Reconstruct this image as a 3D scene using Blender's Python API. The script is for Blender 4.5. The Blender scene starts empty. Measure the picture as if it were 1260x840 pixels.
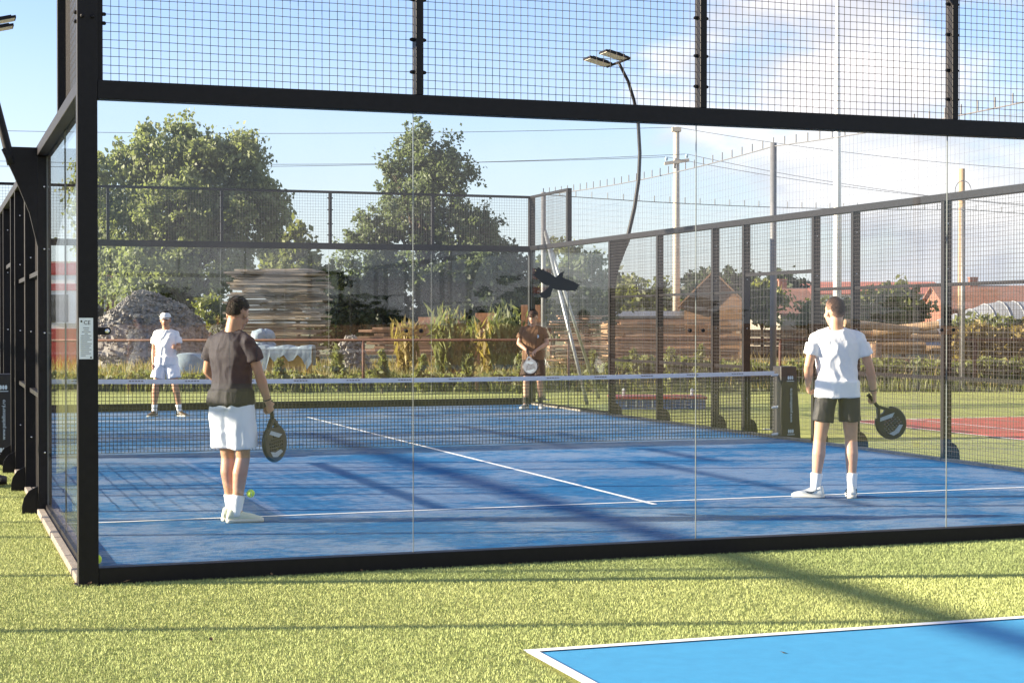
import bpy, bmesh, math, random
import numpy as np
from mathutils import Vector, Matrix, noise as mnoise
R = math.radians
PI = math.pi
random.seed(7)
rng = np.random.default_rng(7)
sc = bpy.context.scene
C = sc.collection

# ------------------------------------------------------------------ camera
CAM = (-.965, -10.555, 1.588)
YAW, PITCH, FPX = .3341, -.0114, 2062.6
cd = bpy.data.cameras.new('camera'); cam = bpy.data.objects.new('camera', cd); C.objects.link(cam)
cam.location = CAM; cam.rotation_euler = (PI/2 + PITCH, 0, -YAW)
cd.sensor_width = 36; cd.lens = FPX/1260*36; cd.clip_end = 5000; cd.clip_start = .05
sc.camera = cam
RX, RY = math.cos(YAW), -math.sin(YAW)          # camera right in plan
FX, FY = math.sin(YAW), math.cos(YAW)           # camera forward in plan
def W(u, d):
    r = (u-630)/FPX*d
    return CAM[0]+r*RX+d*FX, CAM[1]+r*RY+d*FY
def Zv(v, d): return CAM[2]+(396.5-v)/FPX*d

# ------------------------------------------------------------------ light
EL = 16.0
SX, SY = -.962, .272
SUN = Vector((SX*math.cos(R(EL)), SY*math.cos(R(EL)), math.sin(R(EL))))
sl = bpy.data.lights.new('sun', 'SUN'); sl.energy = 5.0; sl.angle = R(.55); sl.color = (1, .85, .64)
so = bpy.data.objects.new('sun', sl); C.objects.link(so)
so.rotation_euler = SUN.to_track_quat('Z', 'Y').to_euler(); so.location = (-30, 10, 20)

wd = bpy.data.worlds.new('World'); sc.world = wd; wd.use_nodes = True
nt = wd.node_tree; N = nt.nodes; L = nt.links
bg = N['Background']
sky = N.new('ShaderNodeTexSky'); sky.sky_type = 'NISHITA'; sky.sun_disc = False
sky.sun_elevation = R(EL); sky.sun_rotation = math.atan2(SX, SY) % (2*PI)
sky.air_density = 1.0; sky.dust_density = .25; sky.ozone_density = 2.0
tc = N.new('ShaderNodeTexCoord')
tint = N.new('ShaderNodeMix'); tint.data_type = 'RGBA'; tint.blend_type = 'MULTIPLY'; tint.inputs[0].default_value = 1
tint.inputs[7].default_value = (.87, .83, .98, 1)
L.new(sky.outputs[0], tint.inputs[6])
mp = N.new('ShaderNodeMapping'); mp.inputs['Scale'].default_value = (1, 1, 2.3); mp.inputs['Location'].default_value = (.35, .1, .42)
L.new(tc.outputs['Generated'], mp.inputs[0])
nz = N.new('ShaderNodeTexNoise'); nz.inputs['Scale'].default_value = 4.6; nz.inputs['Detail'].default_value = 9; nz.inputs['Roughness'].default_value = .56
L.new(mp.outputs[0], nz.inputs[0])
dt = N.new('ShaderNodeVectorMath'); dt.operation = 'DOT_PRODUCT'; dt.inputs[1].default_value = (RX, RY, 0)
L.new(tc.outputs['Generated'], dt.inputs[0])
mr = N.new('ShaderNodeMapRange'); mr.inputs[1].default_value = -.1; mr.inputs[2].default_value = .2; mr.inputs[3].default_value = -.22; mr.inputs[4].default_value = .11
L.new(dt.outputs['Value'], mr.inputs[0])
ad = N.new('ShaderNodeMath'); ad.operation = 'ADD'; L.new(nz.outputs[0], ad.inputs[0]); L.new(mr.outputs[0], ad.inputs[1])
cr = N.new('ShaderNodeMapRange'); cr.interpolation_type = 'SMOOTHSTEP'; cr.inputs[1].default_value = .52; cr.inputs[2].default_value = .65
L.new(ad.outputs[0], cr.inputs[0])
nz2 = N.new('ShaderNodeTexNoise'); nz2.inputs['Scale'].default_value = 9; nz2.inputs['Detail'].default_value = 6
L.new(mp.outputs[0], nz2.inputs[0])
cc = N.new('ShaderNodeMix'); cc.data_type = 'RGBA'
cc.inputs[6].default_value = (2.75, 2.85, 3.2, 1); cc.inputs[7].default_value = (4.3, 4.15, 4.2, 1)
cm = N.new('ShaderNodeMapRange'); cm.inputs[1].default_value = .40; cm.inputs[2].default_value = .58
L.new(nz2.outputs[0], cm.inputs[0]); L.new(cm.outputs[0], cc.inputs[0])
sp = N.new('ShaderNodeSeparateXYZ'); L.new(tc.outputs['Generated'], sp.inputs[0])
hz = N.new('ShaderNodeMapRange'); hz.inputs[1].default_value = 0; hz.inputs[2].default_value = .17; hz.inputs[3].default_value = .8; hz.inputs[4].default_value = 0; L.new(sp.outputs[2], hz.inputs[0])
hm = N.new('ShaderNodeMix'); hm.data_type = 'RGBA'; hm.inputs[7].default_value = (2.6, 2.9, 3.25, 1)
L.new(hz.outputs[0], hm.inputs[0]); L.new(tint.outputs[2], hm.inputs[6])
mx = N.new('ShaderNodeMix'); mx.data_type = 'RGBA'
L.new(cr.outputs[0], mx.inputs[0]); L.new(hm.outputs[2], mx.inputs[6]); L.new(cc.outputs[2], mx.inputs[7])
L.new(mx.outputs[2], bg.inputs[0]); bg.inputs[1].default_value = .068
sc.view_settings.view_transform = 'Standard'; sc.view_settings.look = 'None'
sc.view_settings.exposure = 2.15; sc.view_settings.gamma = 1
sc.render.engine = 'CYCLES'
sc.cycles.max_bounces = 8; sc.cycles.transparent_max_bounces = 32; sc.cycles.diffuse_bounces = 3
sc.cycles.use_denoising = True

# ------------------------------------------------------------------ helpers
def tag(o, label=None, cat=None, group=None, kind=None):
    if label: o['label'] = label
    if cat: o['category'] = cat
    if group: o['group'] = group
    if kind: o['kind'] = kind
    return o
def empty(name, loc, label=None, cat=None, group=None, rz=0):
    o = bpy.data.objects.new(name, None); C.objects.link(o); o.location = loc; o.rotation_euler = (0, 0, rz)
    o.empty_display_size = .2
    return tag(o, label, cat, group)
def root_loc(o):
    while o.parent: o = o.parent
    return Vector(o.location)
def link_mesh(name, me, m, parent):
    if m is not None:
        for q in (m if isinstance(m, (list, tuple)) else [m]): me.materials.append(q)
    o = bpy.data.objects.new(name, me); C.objects.link(o)
    if parent: o.parent = parent
    return o
CH = {}
def copy_tree(o, parent=None, skip=()):
    c = o.copy(); C.objects.link(c)
    if parent: c.parent = parent
    for ch in list(o.children):
        if ch.name.split('.')[0] not in skip: copy_tree(ch, c, skip)
    return c
class MB:
    """collects shapes in world coordinates, links them as one mesh object"""
    def __init__(s): s.v = []; s.f = []; s.mi = []; s.cur = 0
    def add(s, vs, fs):
        n = len(s.v); s.v += [tuple(v) for v in vs]; s.f += [tuple(i+n for i in f) for f in fs]; s.mi += [s.cur]*len(fs); return s
    def box(s, x0, x1, y0, y1, z0, z1):
        return s.add([(x0,y0,z0),(x1,y0,z0),(x1,y1,z0),(x0,y1,z0),(x0,y0,z1),(x1,y0,z1),(x1,y1,z1),(x0,y1,z1)],
              [(0,3,2,1),(4,5,6,7),(0,1,5,4),(1,2,6,5),(2,3,7,6),(3,0,4,7)])
    def obox(s, c, ax, ay, az, sx, sy, sz):
        c = Vector(c); ax = Vector(ax)*sx/2; ay = Vector(ay)*sy/2; az = Vector(az)*sz/2
        vs = [c+ax*i+ay*j+az*k for k in (-1,1) for (i,j) in ((-1,-1),(1,-1),(1,1),(-1,1))]
        return s.add(vs, [(0,3,2,1),(4,5,6,7),(0,1,5,4),(1,2,6,5),(2,3,7,6),(3,0,4,7)])
    def tube(s, pts, rad, n=10, cap=True):
        pts = [Vector(p) for p in pts]
        if not isinstance(rad, (list, tuple)): rad = [rad]*len(pts)
        vs = []; fs = []; u = None
        for i, p in enumerate(pts):
            t = (pts[min(i+1, len(pts)-1)]-pts[max(i-1, 0)]).normalized()
            if u is None: u = t.orthogonal().normalized()
            u = (u-t*u.dot(t)).normalized(); w = t.cross(u)
            for k in range(n):
                a = 2*PI*k/n; vs.append(p+(u*math.cos(a)+w*math.sin(a))*rad[i])
        for i in range(len(pts)-1):
            for k in range(n):
                a, b = i*n+k, i*n+(k+1) % n; fs.append((a, b, b+n, a+n))
        if cap:
            fs.append(tuple(reversed(range(n)))); fs.append(tuple(range((len(pts)-1)*n, len(pts)*n)))
        return s.add(vs, fs)
    def loft(s, rings, cap=True):
        n = len(rings[0]); vs = [v for r in rings for v in r]; fs = []
        for i in range(len(rings)-1):
            for k in range(n):
                a, b = i*n+k, i*n+(k+1) % n; fs.append((a, b, b+n, a+n))
        if cap: fs.append(tuple(reversed(range(n)))); fs.append(tuple(range((len(rings)-1)*n, len(rings)*n)))
        return s.add(vs, fs)
    def ball(s, c, r, sx=1, sy=1, sz=1, nu=16, nv=10, rot=None):
        c = Vector(c); vs = [Vector((0,0,-1))]; fs = []
        for i in range(1, nv):
            a = -PI/2+PI*i/nv
            for k in range(nu):
                b = 2*PI*k/nu; vs.append(Vector((math.cos(a)*math.cos(b), math.cos(a)*math.sin(b), math.sin(a))))
        vs.append(Vector((0,0,1)))
        for k in range(nu): fs.append((0, 1+(k+1) % nu, 1+k))
        for i in range(nv-2):
            for k in range(nu):
                a, b = 1+i*nu+k, 1+i*nu+(k+1) % nu; fs.append((a, b, b+nu, a+nu))
        t = len(vs)-1
        for k in range(nu): fs.append((t, t-nu+k, t-nu+(k+1) % nu))
        out = []
        for v in vs:
            v = Vector((v.x*r*sx, v.y*r*sy, v.z*r*sz))
            if rot is not None: v = rot @ v
            out.append(c+v)
        return s.add(out, fs)
    def prism(s, poly, o, ax, ay, n, t):
        """outline poly (2d) in plane o + a*ax + b*ay, thickness t along n (centred)"""
        o = Vector(o); ax = Vector(ax); ay = Vector(ay); n = Vector(n)
        A = [o+ax*a+ay*b-n*t/2 for a, b in poly]; B = [o+ax*a+ay*b+n*t/2 for a, b in poly]; k = len(poly)
        return s.add(A+B, [tuple(reversed(range(k))), tuple(range(k, 2*k))]+[(i, (i+1) % k, (i+1) % k+k, i+k) for i in range(k)])
    def mesh(s, name, off=(0,0,0)):
        me = bpy.data.meshes.new(name)
        o = Vector(off); me.from_pydata([(v[0]-o.x, v[1]-o.y, v[2]-o.z) for v in s.v], [], s.f)
        for p, m in zip(me.polygons, s.mi): p.material_index = m
        return me
    def build(s, name, m, parent=None, smooth=False, loc=None):
        off = root_loc(parent) if parent else Vector(loc or (0,0,0))
        me = s.mesh(name, off)
        bm = bmesh.new(); bm.from_mesh(me); bmesh.ops.recalc_face_normals(bm, faces=bm.faces[:]); bm.to_mesh(me); bm.free()
        if smooth: me.shade_smooth()
        o = link_mesh(name, me, m, parent)
        if not parent and loc: o.location = loc
        return o
def bevel(o, w=.006, seg=2):
    b = o.modifiers.new('bevel', 'BEVEL'); b.width = w; b.segments = seg; b.limit_method = 'ANGLE'; b.angle_limit = R(40); return o
def np_mesh(name, V, F, m, parent=None, smooth=False):
    """V (n,3) float, F (m,k) int"""
    V = np.asarray(V, np.float32); F = np.asarray(F, np.int32)
    if parent: V = V-np.array(root_loc(parent), np.float32)
    me = bpy.data.meshes.new(name); k = F.shape[1]
    me.vertices.add(len(V)); me.vertices.foreach_set('co', V.ravel())
    me.loops.add(F.size); me.loops.foreach_set('vertex_index', F.ravel())
    me.polygons.add(len(F)); me.polygons.foreach_set('loop_start', np.arange(0, F.size, k, dtype=np.int32))
    me.polygons.foreach_set('loop_total', np.full(len(F), k, np.int32))
    if smooth: me.polygons.foreach_set('use_smooth', np.ones(len(F), bool))
    me.update(calc_edges=True)
    return link_mesh(name, me, m, parent)
def wires(name, P0, P1, r, m, parent):
    """square-section wires from P0 to P1"""
    P0 = np.asarray(P0, float); P1 = np.asarray(P1, float); d = P1-P0; d /= np.linalg.norm(d, axis=1)[:, None]
    ref = np.where(np.abs(d[:, 2:3]) > .9, np.array([[1., 0, 0]]), np.array([[0, 0, 1.]]))
    u = np.cross(d, ref); u /= np.linalg.norm(u, axis=1)[:, None]; w = np.cross(d, u)
    off = [(u+w), (w-u), (-u-w), (u-w)]; k = r*.75
    V = np.stack([P0+o*k for o in off]+[P1+o*k for o in off], 1).reshape(-1, 3)
    b = np.arange(len(P0))[:, None]*8
    F = np.concatenate([b+np.array([[i, (i+1) % 4, (i+1) % 4+4, i+4]]) for i in range(4)], 0)
    return np_mesh(name, V, F, m, parent)
def grid_panel(name, o, ax, w, h, cell, r, m, parent, z0=0, wob=.0015, nrm=(0,1,0)):
    """welded wire mesh: o lower corner, ax horizontal unit dir"""
    o = np.array(o, float); ax = np.array(ax, float); up = np.array([0, 0, 1.]); nr = np.array(nrm, float)
    P0 = []; P1 = []
    n = max(2, round(w/cell)); 
    for i in range(n+1):
        j = rng.normal(0, .0007)
        P0.append(o+ax*(w*i/n+j)); P1.append(o+ax*(w*i/n+j)+up*h)
    mz = max(2, round(h/cell)); sg = max(2, int(w/.22))
    for k in range(mz+1):
        zz = rng.normal(0, wob, sg+1)
        for s_ in range(sg):
            P0.append(o+ax*(w*s_/sg)+up*(h*k/mz+zz[s_])-nr*r*1.6); P1.append(o+ax*(w*(s_+1)/sg)+up*(h*k/mz+zz[s_+1])-nr*r*1.6)
    return wires(name, P0, P1, r, m, parent)

# ------------------------------------------------------------------ materials
def mat(name, col, rough=.6, metal=0, var=0, scale=8, col2=None, bump=0, bscale=40, spec=.5, stretch=(1,1,1), rnd=0, detail=5, sss=0):
    m = bpy.data.materials.new(name); m.use_nodes = True; t = m.node_tree; n = t.nodes; b = n['Principled BSDF']
    b.inputs['Roughness'].default_value = rough; b.inputs['Metallic'].default_value = metal
    b.inputs['Specular IOR Level'].default_value = spec
    if sss:
        b.inputs['Subsurface Weight'].default_value = sss; b.inputs['Subsurface Radius'].default_value = (.012, .005, .003); b.inputs['Subsurface Scale'].default_value = 1
    c4 = (*col, 1)
    tcn = n.new('ShaderNodeTexCoord'); mpn = n.new('ShaderNodeMapping'); mpn.inputs['Scale'].default_value = stretch
    t.links.new(tcn.outputs['Object'], mpn.inputs[0])
    out = None
    if var or col2:
        nn = n.new('ShaderNodeTexNoise'); nn.inputs['Scale'].default_value = scale; nn.inputs['Detail'].default_value = detail; nn.inputs['Roughness'].default_value = .6
        t.links.new(mpn.outputs[0], nn.inputs[0])
        rp = n.new('ShaderNodeMapRange'); rp.inputs[1].default_value = .35; rp.inputs[2].default_value = .65
        t.links.new(nn.outputs[0], rp.inputs[0])
        mi = n.new('ShaderNodeMix'); mi.data_type = 'RGBA'
        c2 = col2 or tuple(c*(1-var) for c in col)
        mi.inputs[6].default_value = c4; mi.inputs[7].default_value = (*c2, 1)
        t.links.new(rp.outputs[0], mi.inputs[0]); out = mi.outputs[2]
    if rnd:
        oi = n.new('ShaderNodeObjectInfo' if rnd > 0 else 'ShaderNodeNewGeometry')
        hs = n.new('ShaderNodeHueSaturation')
        rr = n.new('ShaderNodeMapRange'); rr.inputs[3].default_value = 1-abs(rnd); rr.inputs[4].default_value = 1+abs(rnd)
        t.links.new(oi.outputs['Random' if rnd > 0 else 'Random Per Island'], rr.inputs[0]); t.links.new(rr.outputs[0], hs.inputs['Value'])
        if out: t.links.new(out, hs.inputs['Color'])
        else: hs.inputs['Color'].default_value = c4
        out = hs.outputs[0]
    if out: t.links.new(out, b.inputs['Base Color'])
    else: b.inputs['Base Color'].default_value = c4
    if bump:
        nb = n.new('ShaderNodeTexNoise'); nb.inputs['Scale'].default_value = bscale; nb.inputs['Detail'].default_value = 4
        t.links.new(mpn.outputs[0], nb.inputs[0])
        bp = n.new('ShaderNodeBump'); bp.inputs['Strength'].default_value = bump; bp.inputs['Distance'].default_value = .02
        t.links.new(nb.outputs[0], bp.inputs['Height']); t.links.new(bp.outputs[0], b.inputs['Normal'])
    return m
def leafmat(name, col, tr=.35):
    m = mat(name, col, rough=.55, var=.35, scale=1.2, rnd=-.4, spec=.3)
    t = m.node_tree; n = t.nodes; b = n['Principled BSDF']; out = n['Material Output']
    tl = n.new('ShaderNodeBsdfTranslucent'); mi = n.new('ShaderNodeMixShader'); mi.inputs[0].default_value = tr
    tl.inputs[0].default_value = (col[0]*1.5, col[1]*1.6, col[2]*.9, 1)
    t.links.new(b.outputs[0], mi.inputs[1]); t.links.new(tl.outputs[0], mi.inputs[2]); t.links.new(mi.outputs[0], out.inputs[0])
    return m
def glassmat(name, tintc=(.93, .96, .95), k=1.0):
    m = bpy.data.materials.new(name); m.use_nodes = True; t = m.node_tree; n = t.nodes; n.clear()
    out = n.new('ShaderNodeOutputMaterial'); tr = n.new('ShaderNodeBsdfTransparent'); gl = n.new('ShaderNodeBsdfGlossy')
    tr.inputs[0].default_value = (*tintc, 1); gl.inputs['Roughness'].default_value = .004; gl.inputs[0].default_value = (.95, .97, 1, 1)
    g = n.new('ShaderNodeNewGeometry'); d = n.new('ShaderNodeVectorMath'); d.operation = 'DOT_PRODUCT'
    t.links.new(g.outputs['Normal'], d.inputs[0]); t.links.new(g.outputs['Incoming'], d.inputs[1])
    a = n.new('ShaderNodeMath'); a.operation = 'ABSOLUTE'; t.links.new(d.outputs['Value'], a.inputs[0])
    s = n.new('ShaderNodeMath'); s.operation = 'SUBTRACT'; s.inputs[0].default_value = 1; t.links.new(a.outputs[0], s.inputs[1])
    p = n.new('ShaderNodeMath'); p.operation = 'POWER'; p.inputs[1].default_value = 5; t.links.new(s.outputs[0], p.inputs[0])
    q = n.new('ShaderNodeMath'); q.operation = 'MULTIPLY_ADD'; q.inputs[1].default_value = .42*k; q.inputs[2].default_value = .04*k
    t.links.new(p.outputs[0], q.inputs[0])
    mi = n.new('ShaderNodeMixShader'); t.links.new(q.outputs[0], mi.inputs[0]); t.links.new(tr.outputs[0], mi.inputs[1]); t.links.new(gl.outputs[0], mi.inputs[2])
    if name == 'glass':   # thin uneven film of dust and smears
        tcn = n.new('ShaderNodeTexCoord'); mpn = n.new('ShaderNodeMapping'); mpn.inputs['Scale'].default_value = (1.2, 1.2, .5); t.links.new(tcn.outputs['Object'], mpn.inputs[0])
        nn = n.new('ShaderNodeTexNoise'); nn.inputs['Scale'].default_value = 2.2; nn.inputs['Detail'].default_value = 8; nn.inputs['Roughness'].default_value = .65; t.links.new(mpn.outputs[0], nn.inputs[0])
        rr = n.new('ShaderNodeMapRange'); rr.inputs[1].default_value = .45; rr.inputs[2].default_value = .8; rr.inputs[3].default_value = .002; rr.inputs[4].default_value = .016; t.links.new(nn.outputs[0], rr.inputs[0])
        df = n.new('ShaderNodeBsdfDiffuse'); df.inputs[0].default_value = (.5, .48, .45, 1); m2 = n.new('ShaderNodeMixShader')
        t.links.new(rr.outputs[0], m2.inputs[0]); t.links.new(mi.outputs[0], m2.inputs[1]); t.links.new(df.outputs[0], m2.inputs[2]); t.links.new(m2.outputs[0], out.inputs[0])
    else: t.links.new(mi.outputs[0], out.inputs[0])
    return m
M = {}
M['steel'] = mat('black_powder_coat', (.009, .008, .010), rough=.5, var=.3, scale=20, bump=.05, bscale=300, spec=.22)
M['wire'] = mat('wire_black', (.03, .024, .022), rough=.5)
M['cagewire'] = mat('net_cord', (.10, .10, .11), rough=.7)
M['galv'] = mat('galvanised', (.32, .33, .34), rough=.4, metal=.7, var=.25, scale=12)
M['greypole'] = mat('grey_painted', (.14, .14, .15), rough=.45, var=.2)
M['white'] = mat('white_paint', (.8, .8, .78), rough=.45, var=.06)
M['chrome'] = mat('bright_bolt', (.7, .7, .7), rough=.25, metal=1)
M['glass'] = glassmat('glass', (.955, .97, .97), .72)
M['gedge'] = mat('glass_edge', (.12, .13, .13), rough=.25)
M['plate'] = glassmat('clear_plate', (.8, .8, .82), 3)
M['concrete'] = mat('kerb_concrete', (.25, .215, .18), rough=.85, var=.3, scale=14, bump=.2, bscale=60)
M['band'] = mat('white_net_band', (.72, .75, .8), rough=.7, var=.08)
M['netcord'] = mat('black_net_cord', (.012, .013, .016), rough=.7)
M['banner'] = mat('dark_banner', (.018, .016, .016), rough=.42, var=.3)
M['print'] = mat('pale_print', (.55, .65, .72), rough=.6)
M['ink'] = mat('ink', (.02, .02, .025), rough=.6)
M['labelp'] = mat('label_paper', (.72, .77, .82), rough=.5)
M['ball'] = mat('ball_felt', (.66, .85, .05), rough=.9, bump=.3, bscale=400)
M['skin'] = mat('skin', (.48, .25, .15), rough=.5, var=.14, scale=9, bump=.06, bscale=60, sss=.25)
M['skin2'] = mat('skin_pale', (.55, .31, .2), rough=.5, var=.14, scale=9, bump=.06, bscale=60, sss=.25)
M['eye'] = mat('eye_dark', (.02, .015, .012), rough=.2)
M['lip'] = mat('lip', (.3, .11, .09), rough=.5)
M['hair'] = mat('hair_dark', (.034, .017, .010), rough=.6, spec=.25, var=.6, scale=60, bump=.8, bscale=140, stretch=(1,1,.25))
M['hair2'] = mat('hair_brown', (.05, .022, .011), rough=.6, spec=.25, var=.5, scale=60, bump=.8, bscale=160)
def hairmat(m, skin):
    t = m.node_tree; n = t.nodes; b = n['Principled BSDF']; src = b.inputs['Base Color'].links[0].from_socket
    a = n.new('ShaderNodeAttribute'); a.attribute_name = 'fade'; mi = n.new('ShaderNodeMix'); mi.data_type = 'RGBA'
    mi.inputs[6].default_value = (*[c*.62 for c in skin], 1); t.links.new(a.outputs['Fac'], mi.inputs[0]); t.links.new(src, mi.inputs[7]); t.links.new(mi.outputs[2], b.inputs['Base Color'])
hairmat(M['hair'], (.48, .25, .15)); hairmat(M['hair2'], (.55, .31, .2))
M['tee_dark'] = mat('tee_dark', (.013, .009, .019), rough=.8, var=.25, scale=5, bump=.5, bscale=16, stretch=(1,1,.4))
M['tee_white'] = mat('tee_white', (.78, .78, .8), rough=.85, bump=.25, bscale=20, stretch=(1,1,.4), var=.04)
M['tee_brown'] = mat('tee_brown', (.17, .085, .04), rough=.85, bump=.3, bscale=18, var=.2)
M['short_white'] = mat('short_white', (.72, .74, .8), rough=.75, bump=.3, bscale=14, stretch=(1,1,.4), var=.04)
M['short_black'] = mat('short_black', (.02, .019, .024), rough=.65, bump=.3, bscale=14, var=.3)
M['short_brown'] = mat('short_brown', (.05, .025, .014), rough=.8, bump=.3, bscale=14, var=.3)
M['sock'] = mat('sock', (.8, .8, .8), rough=.9, bump=.3, bscale=120, stretch=(1,1,.2))
M['sock_dark'] = mat('sock_dark', (.04, .035, .03), rough=.9)
M['shoe_white'] = mat('shoe_white', (.74, .73, .68), rough=.5, var=.08)
M['shoe_cream'] = mat('shoe_cream', (.62, .63, .5), rough=.55, var=.12)
M['shoe_brown'] = mat('shoe_brown', (.09, .05, .025), rough=.6, var=.3)
M['shoe_grey'] = mat('shoe_grey', (.3, .3, .32), rough=.6, var=.4, scale=20)
M['sole'] = mat('sole', (.6, .58, .52), rough=.7)
M['carbon'] = mat('racket_black', (.014, .015, .018), rough=.35, var=.3)
M['rprint'] = mat('racket_print', (.36, .42, .46), rough=.4, var=.2, scale=60)
M['rpale'] = mat('racket_pale', (.26, .27, .29), rough=.4, var=.2, scale=30)
M['grip'] = mat('grip_tape', (.02, .02, .02), rough=.8)
M['cap_white'] = mat('cap_white', (.74, .74, .74), rough=.8)
M['cap_dark'] = mat('cap_dark', (.05, .025, .018), rough=.8)
M['bark'] = mat('bark', (.09, .065, .045), rough=.9, var=.5, scale=10, bump=.8, bscale=14, stretch=(1,1,.3))
M['walnut'] = leafmat('walnut_leaf', (.205, .23, .12))
M['poplar'] = leafmat('poplar_leaf', (.13, .16, .092))
M['darkleaf'] = leafmat('dark_leaf', (.035, .05, .018), .2)
M['bushleaf'] = leafmat('bush_leaf', (.15, .165, .06))
M['brightleaf'] = leafmat('bright_leaf', (.16, .17, .03))
M['weedleaf'] = leafmat('weed_leaf', (.17, .18, .075))
M['dryleaf'] = leafmat('dry_weed', (.26, .20, .08))
M['gravel'] = mat('gravel', (.34, .31, .29), rough=.95, col2=(.15, .14, .13), scale=9, bump=1, bscale=9, detail=14)
M['plank'] = mat('plank', (.40, .31, .22), rough=.85, col2=(.2, .155, .115), scale=4, bump=.5, bscale=10, stretch=(.3,6,6), rnd=.45)
M['plank2'] = mat('plank_fresh', (.42, .25, .15), rough=.85, col2=(.24, .13, .08), scale=4, bump=.5, bscale=10, stretch=(.3,6,6), rnd=.4)
M['barn'] = mat('barn_board', (.30, .17, .09), rough=.85, col2=(.16, .09, .05), scale=3, bump=.5, bscale=6, stretch=(.4,.4,7))
M['log'] = mat('log_wood', (.36, .24, .14), rough=.9, col2=(.2, .13, .08), scale=5, bump=.5, rnd=.3)
M['rust'] = mat('rust_pipe', (.11, .04, .025), rough=.75, var=.4, scale=10)
M['orange'] = mat('orange_board', (.46, .21, .09), rough=.8, col2=(.28, .12, .06), scale=4, stretch=(3,3,.5), bump=.4, rnd=.25)
M['yellowbox'] = mat('yellow_crate', (.48, .27, .06), rough=.7, var=.2)
M['tarp'] = mat('pale_tarp', (.30, .37, .43), rough=.45, var=.25, scale=5, bump=.6, bscale=5)
M['tile'] = mat('roof_tile', (.27, .12, .08), rough=.85, col2=(.16, .075, .05), scale=3, stretch=(1,1,6), bump=.5, bscale=6)
M['tile_red'] = mat('roof_red', (.42, .14, .095), rough=.7, var=.2, scale=2)
M['render'] = mat('house_render', (.24, .215, .18), rough=.9, var=.3)
M['brick'] = mat('brick_wall', (.26, .11, .075), rough=.9, var=.3)
M['dglass'] = mat('window_dark', (.03, .035, .04), rough=.1)
M['redpaint'] = mat('red_paint', (.5, .03, .025), rough=.4, var=.15)
M['blueside'] = mat('blue_side', (.03, .09, .30), rough=.5, var=.2)
M['grate'] = mat('greenhouse_film', (.27, .28, .30), rough=.4, var=.15)
M['ceramic'] = mat('insulator', (.3, .4, .5), rough=.3)
M['polecon'] = mat('pole_concrete', (.50, .44, .36), rough=.85, var=.15)
M['polewood'] = mat('pole_wood', (.40, .27, .16), rough=.85, var=.3, stretch=(4,4,.4))
M['bag'] = mat('bag_fabric', (.04, .03, .028), rough=.7, var=.4, bump=.4, bscale=14)
M['lampface'] = mat('lamp_face', (.72, .66, .56), rough=.3)

# ------------------------------------------------------------------ the ground and the courts
def sheet(name, x0, x1, y0, y1, z, m, n=1):
    mb = MB(); mb.add([(x0,y0,z),(x1,y0,z),(x1,y1,z),(x0,y1,z)], [(0,1,2,3)])
    return tag(mb.build(name, m), kind='structure')
gm = mat('dry_ground', (.16, .13, .06), rough=.95, col2=(.09, .10, .035), scale=.25, bump=.6, bscale=3, detail=8)
sheet('ground', -1500, 1500, -800, 3000, -.03, gm)
def turfmat():
    m = mat('turf', (.36, .37, .13), rough=.9, col2=(.25, .27, .085), scale=70, bump=.8, bscale=130, detail=6, spec=.15)
    return m
M['turf'] = turfmat()
# turf sheet: a strip that follows the pipe fence on the far side
P = [W(-400, 38.5), W(1700, 38.5)]
mb = MB(); mb.add([(-45, -30, -.012), (45, -30, -.012), (P[1][0], P[1][1], -.012), (P[0][0], P[0][1], -.012)], [(0,1,2,3)])
tag(mb.build('turf', M['turf']), kind='structure')

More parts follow.
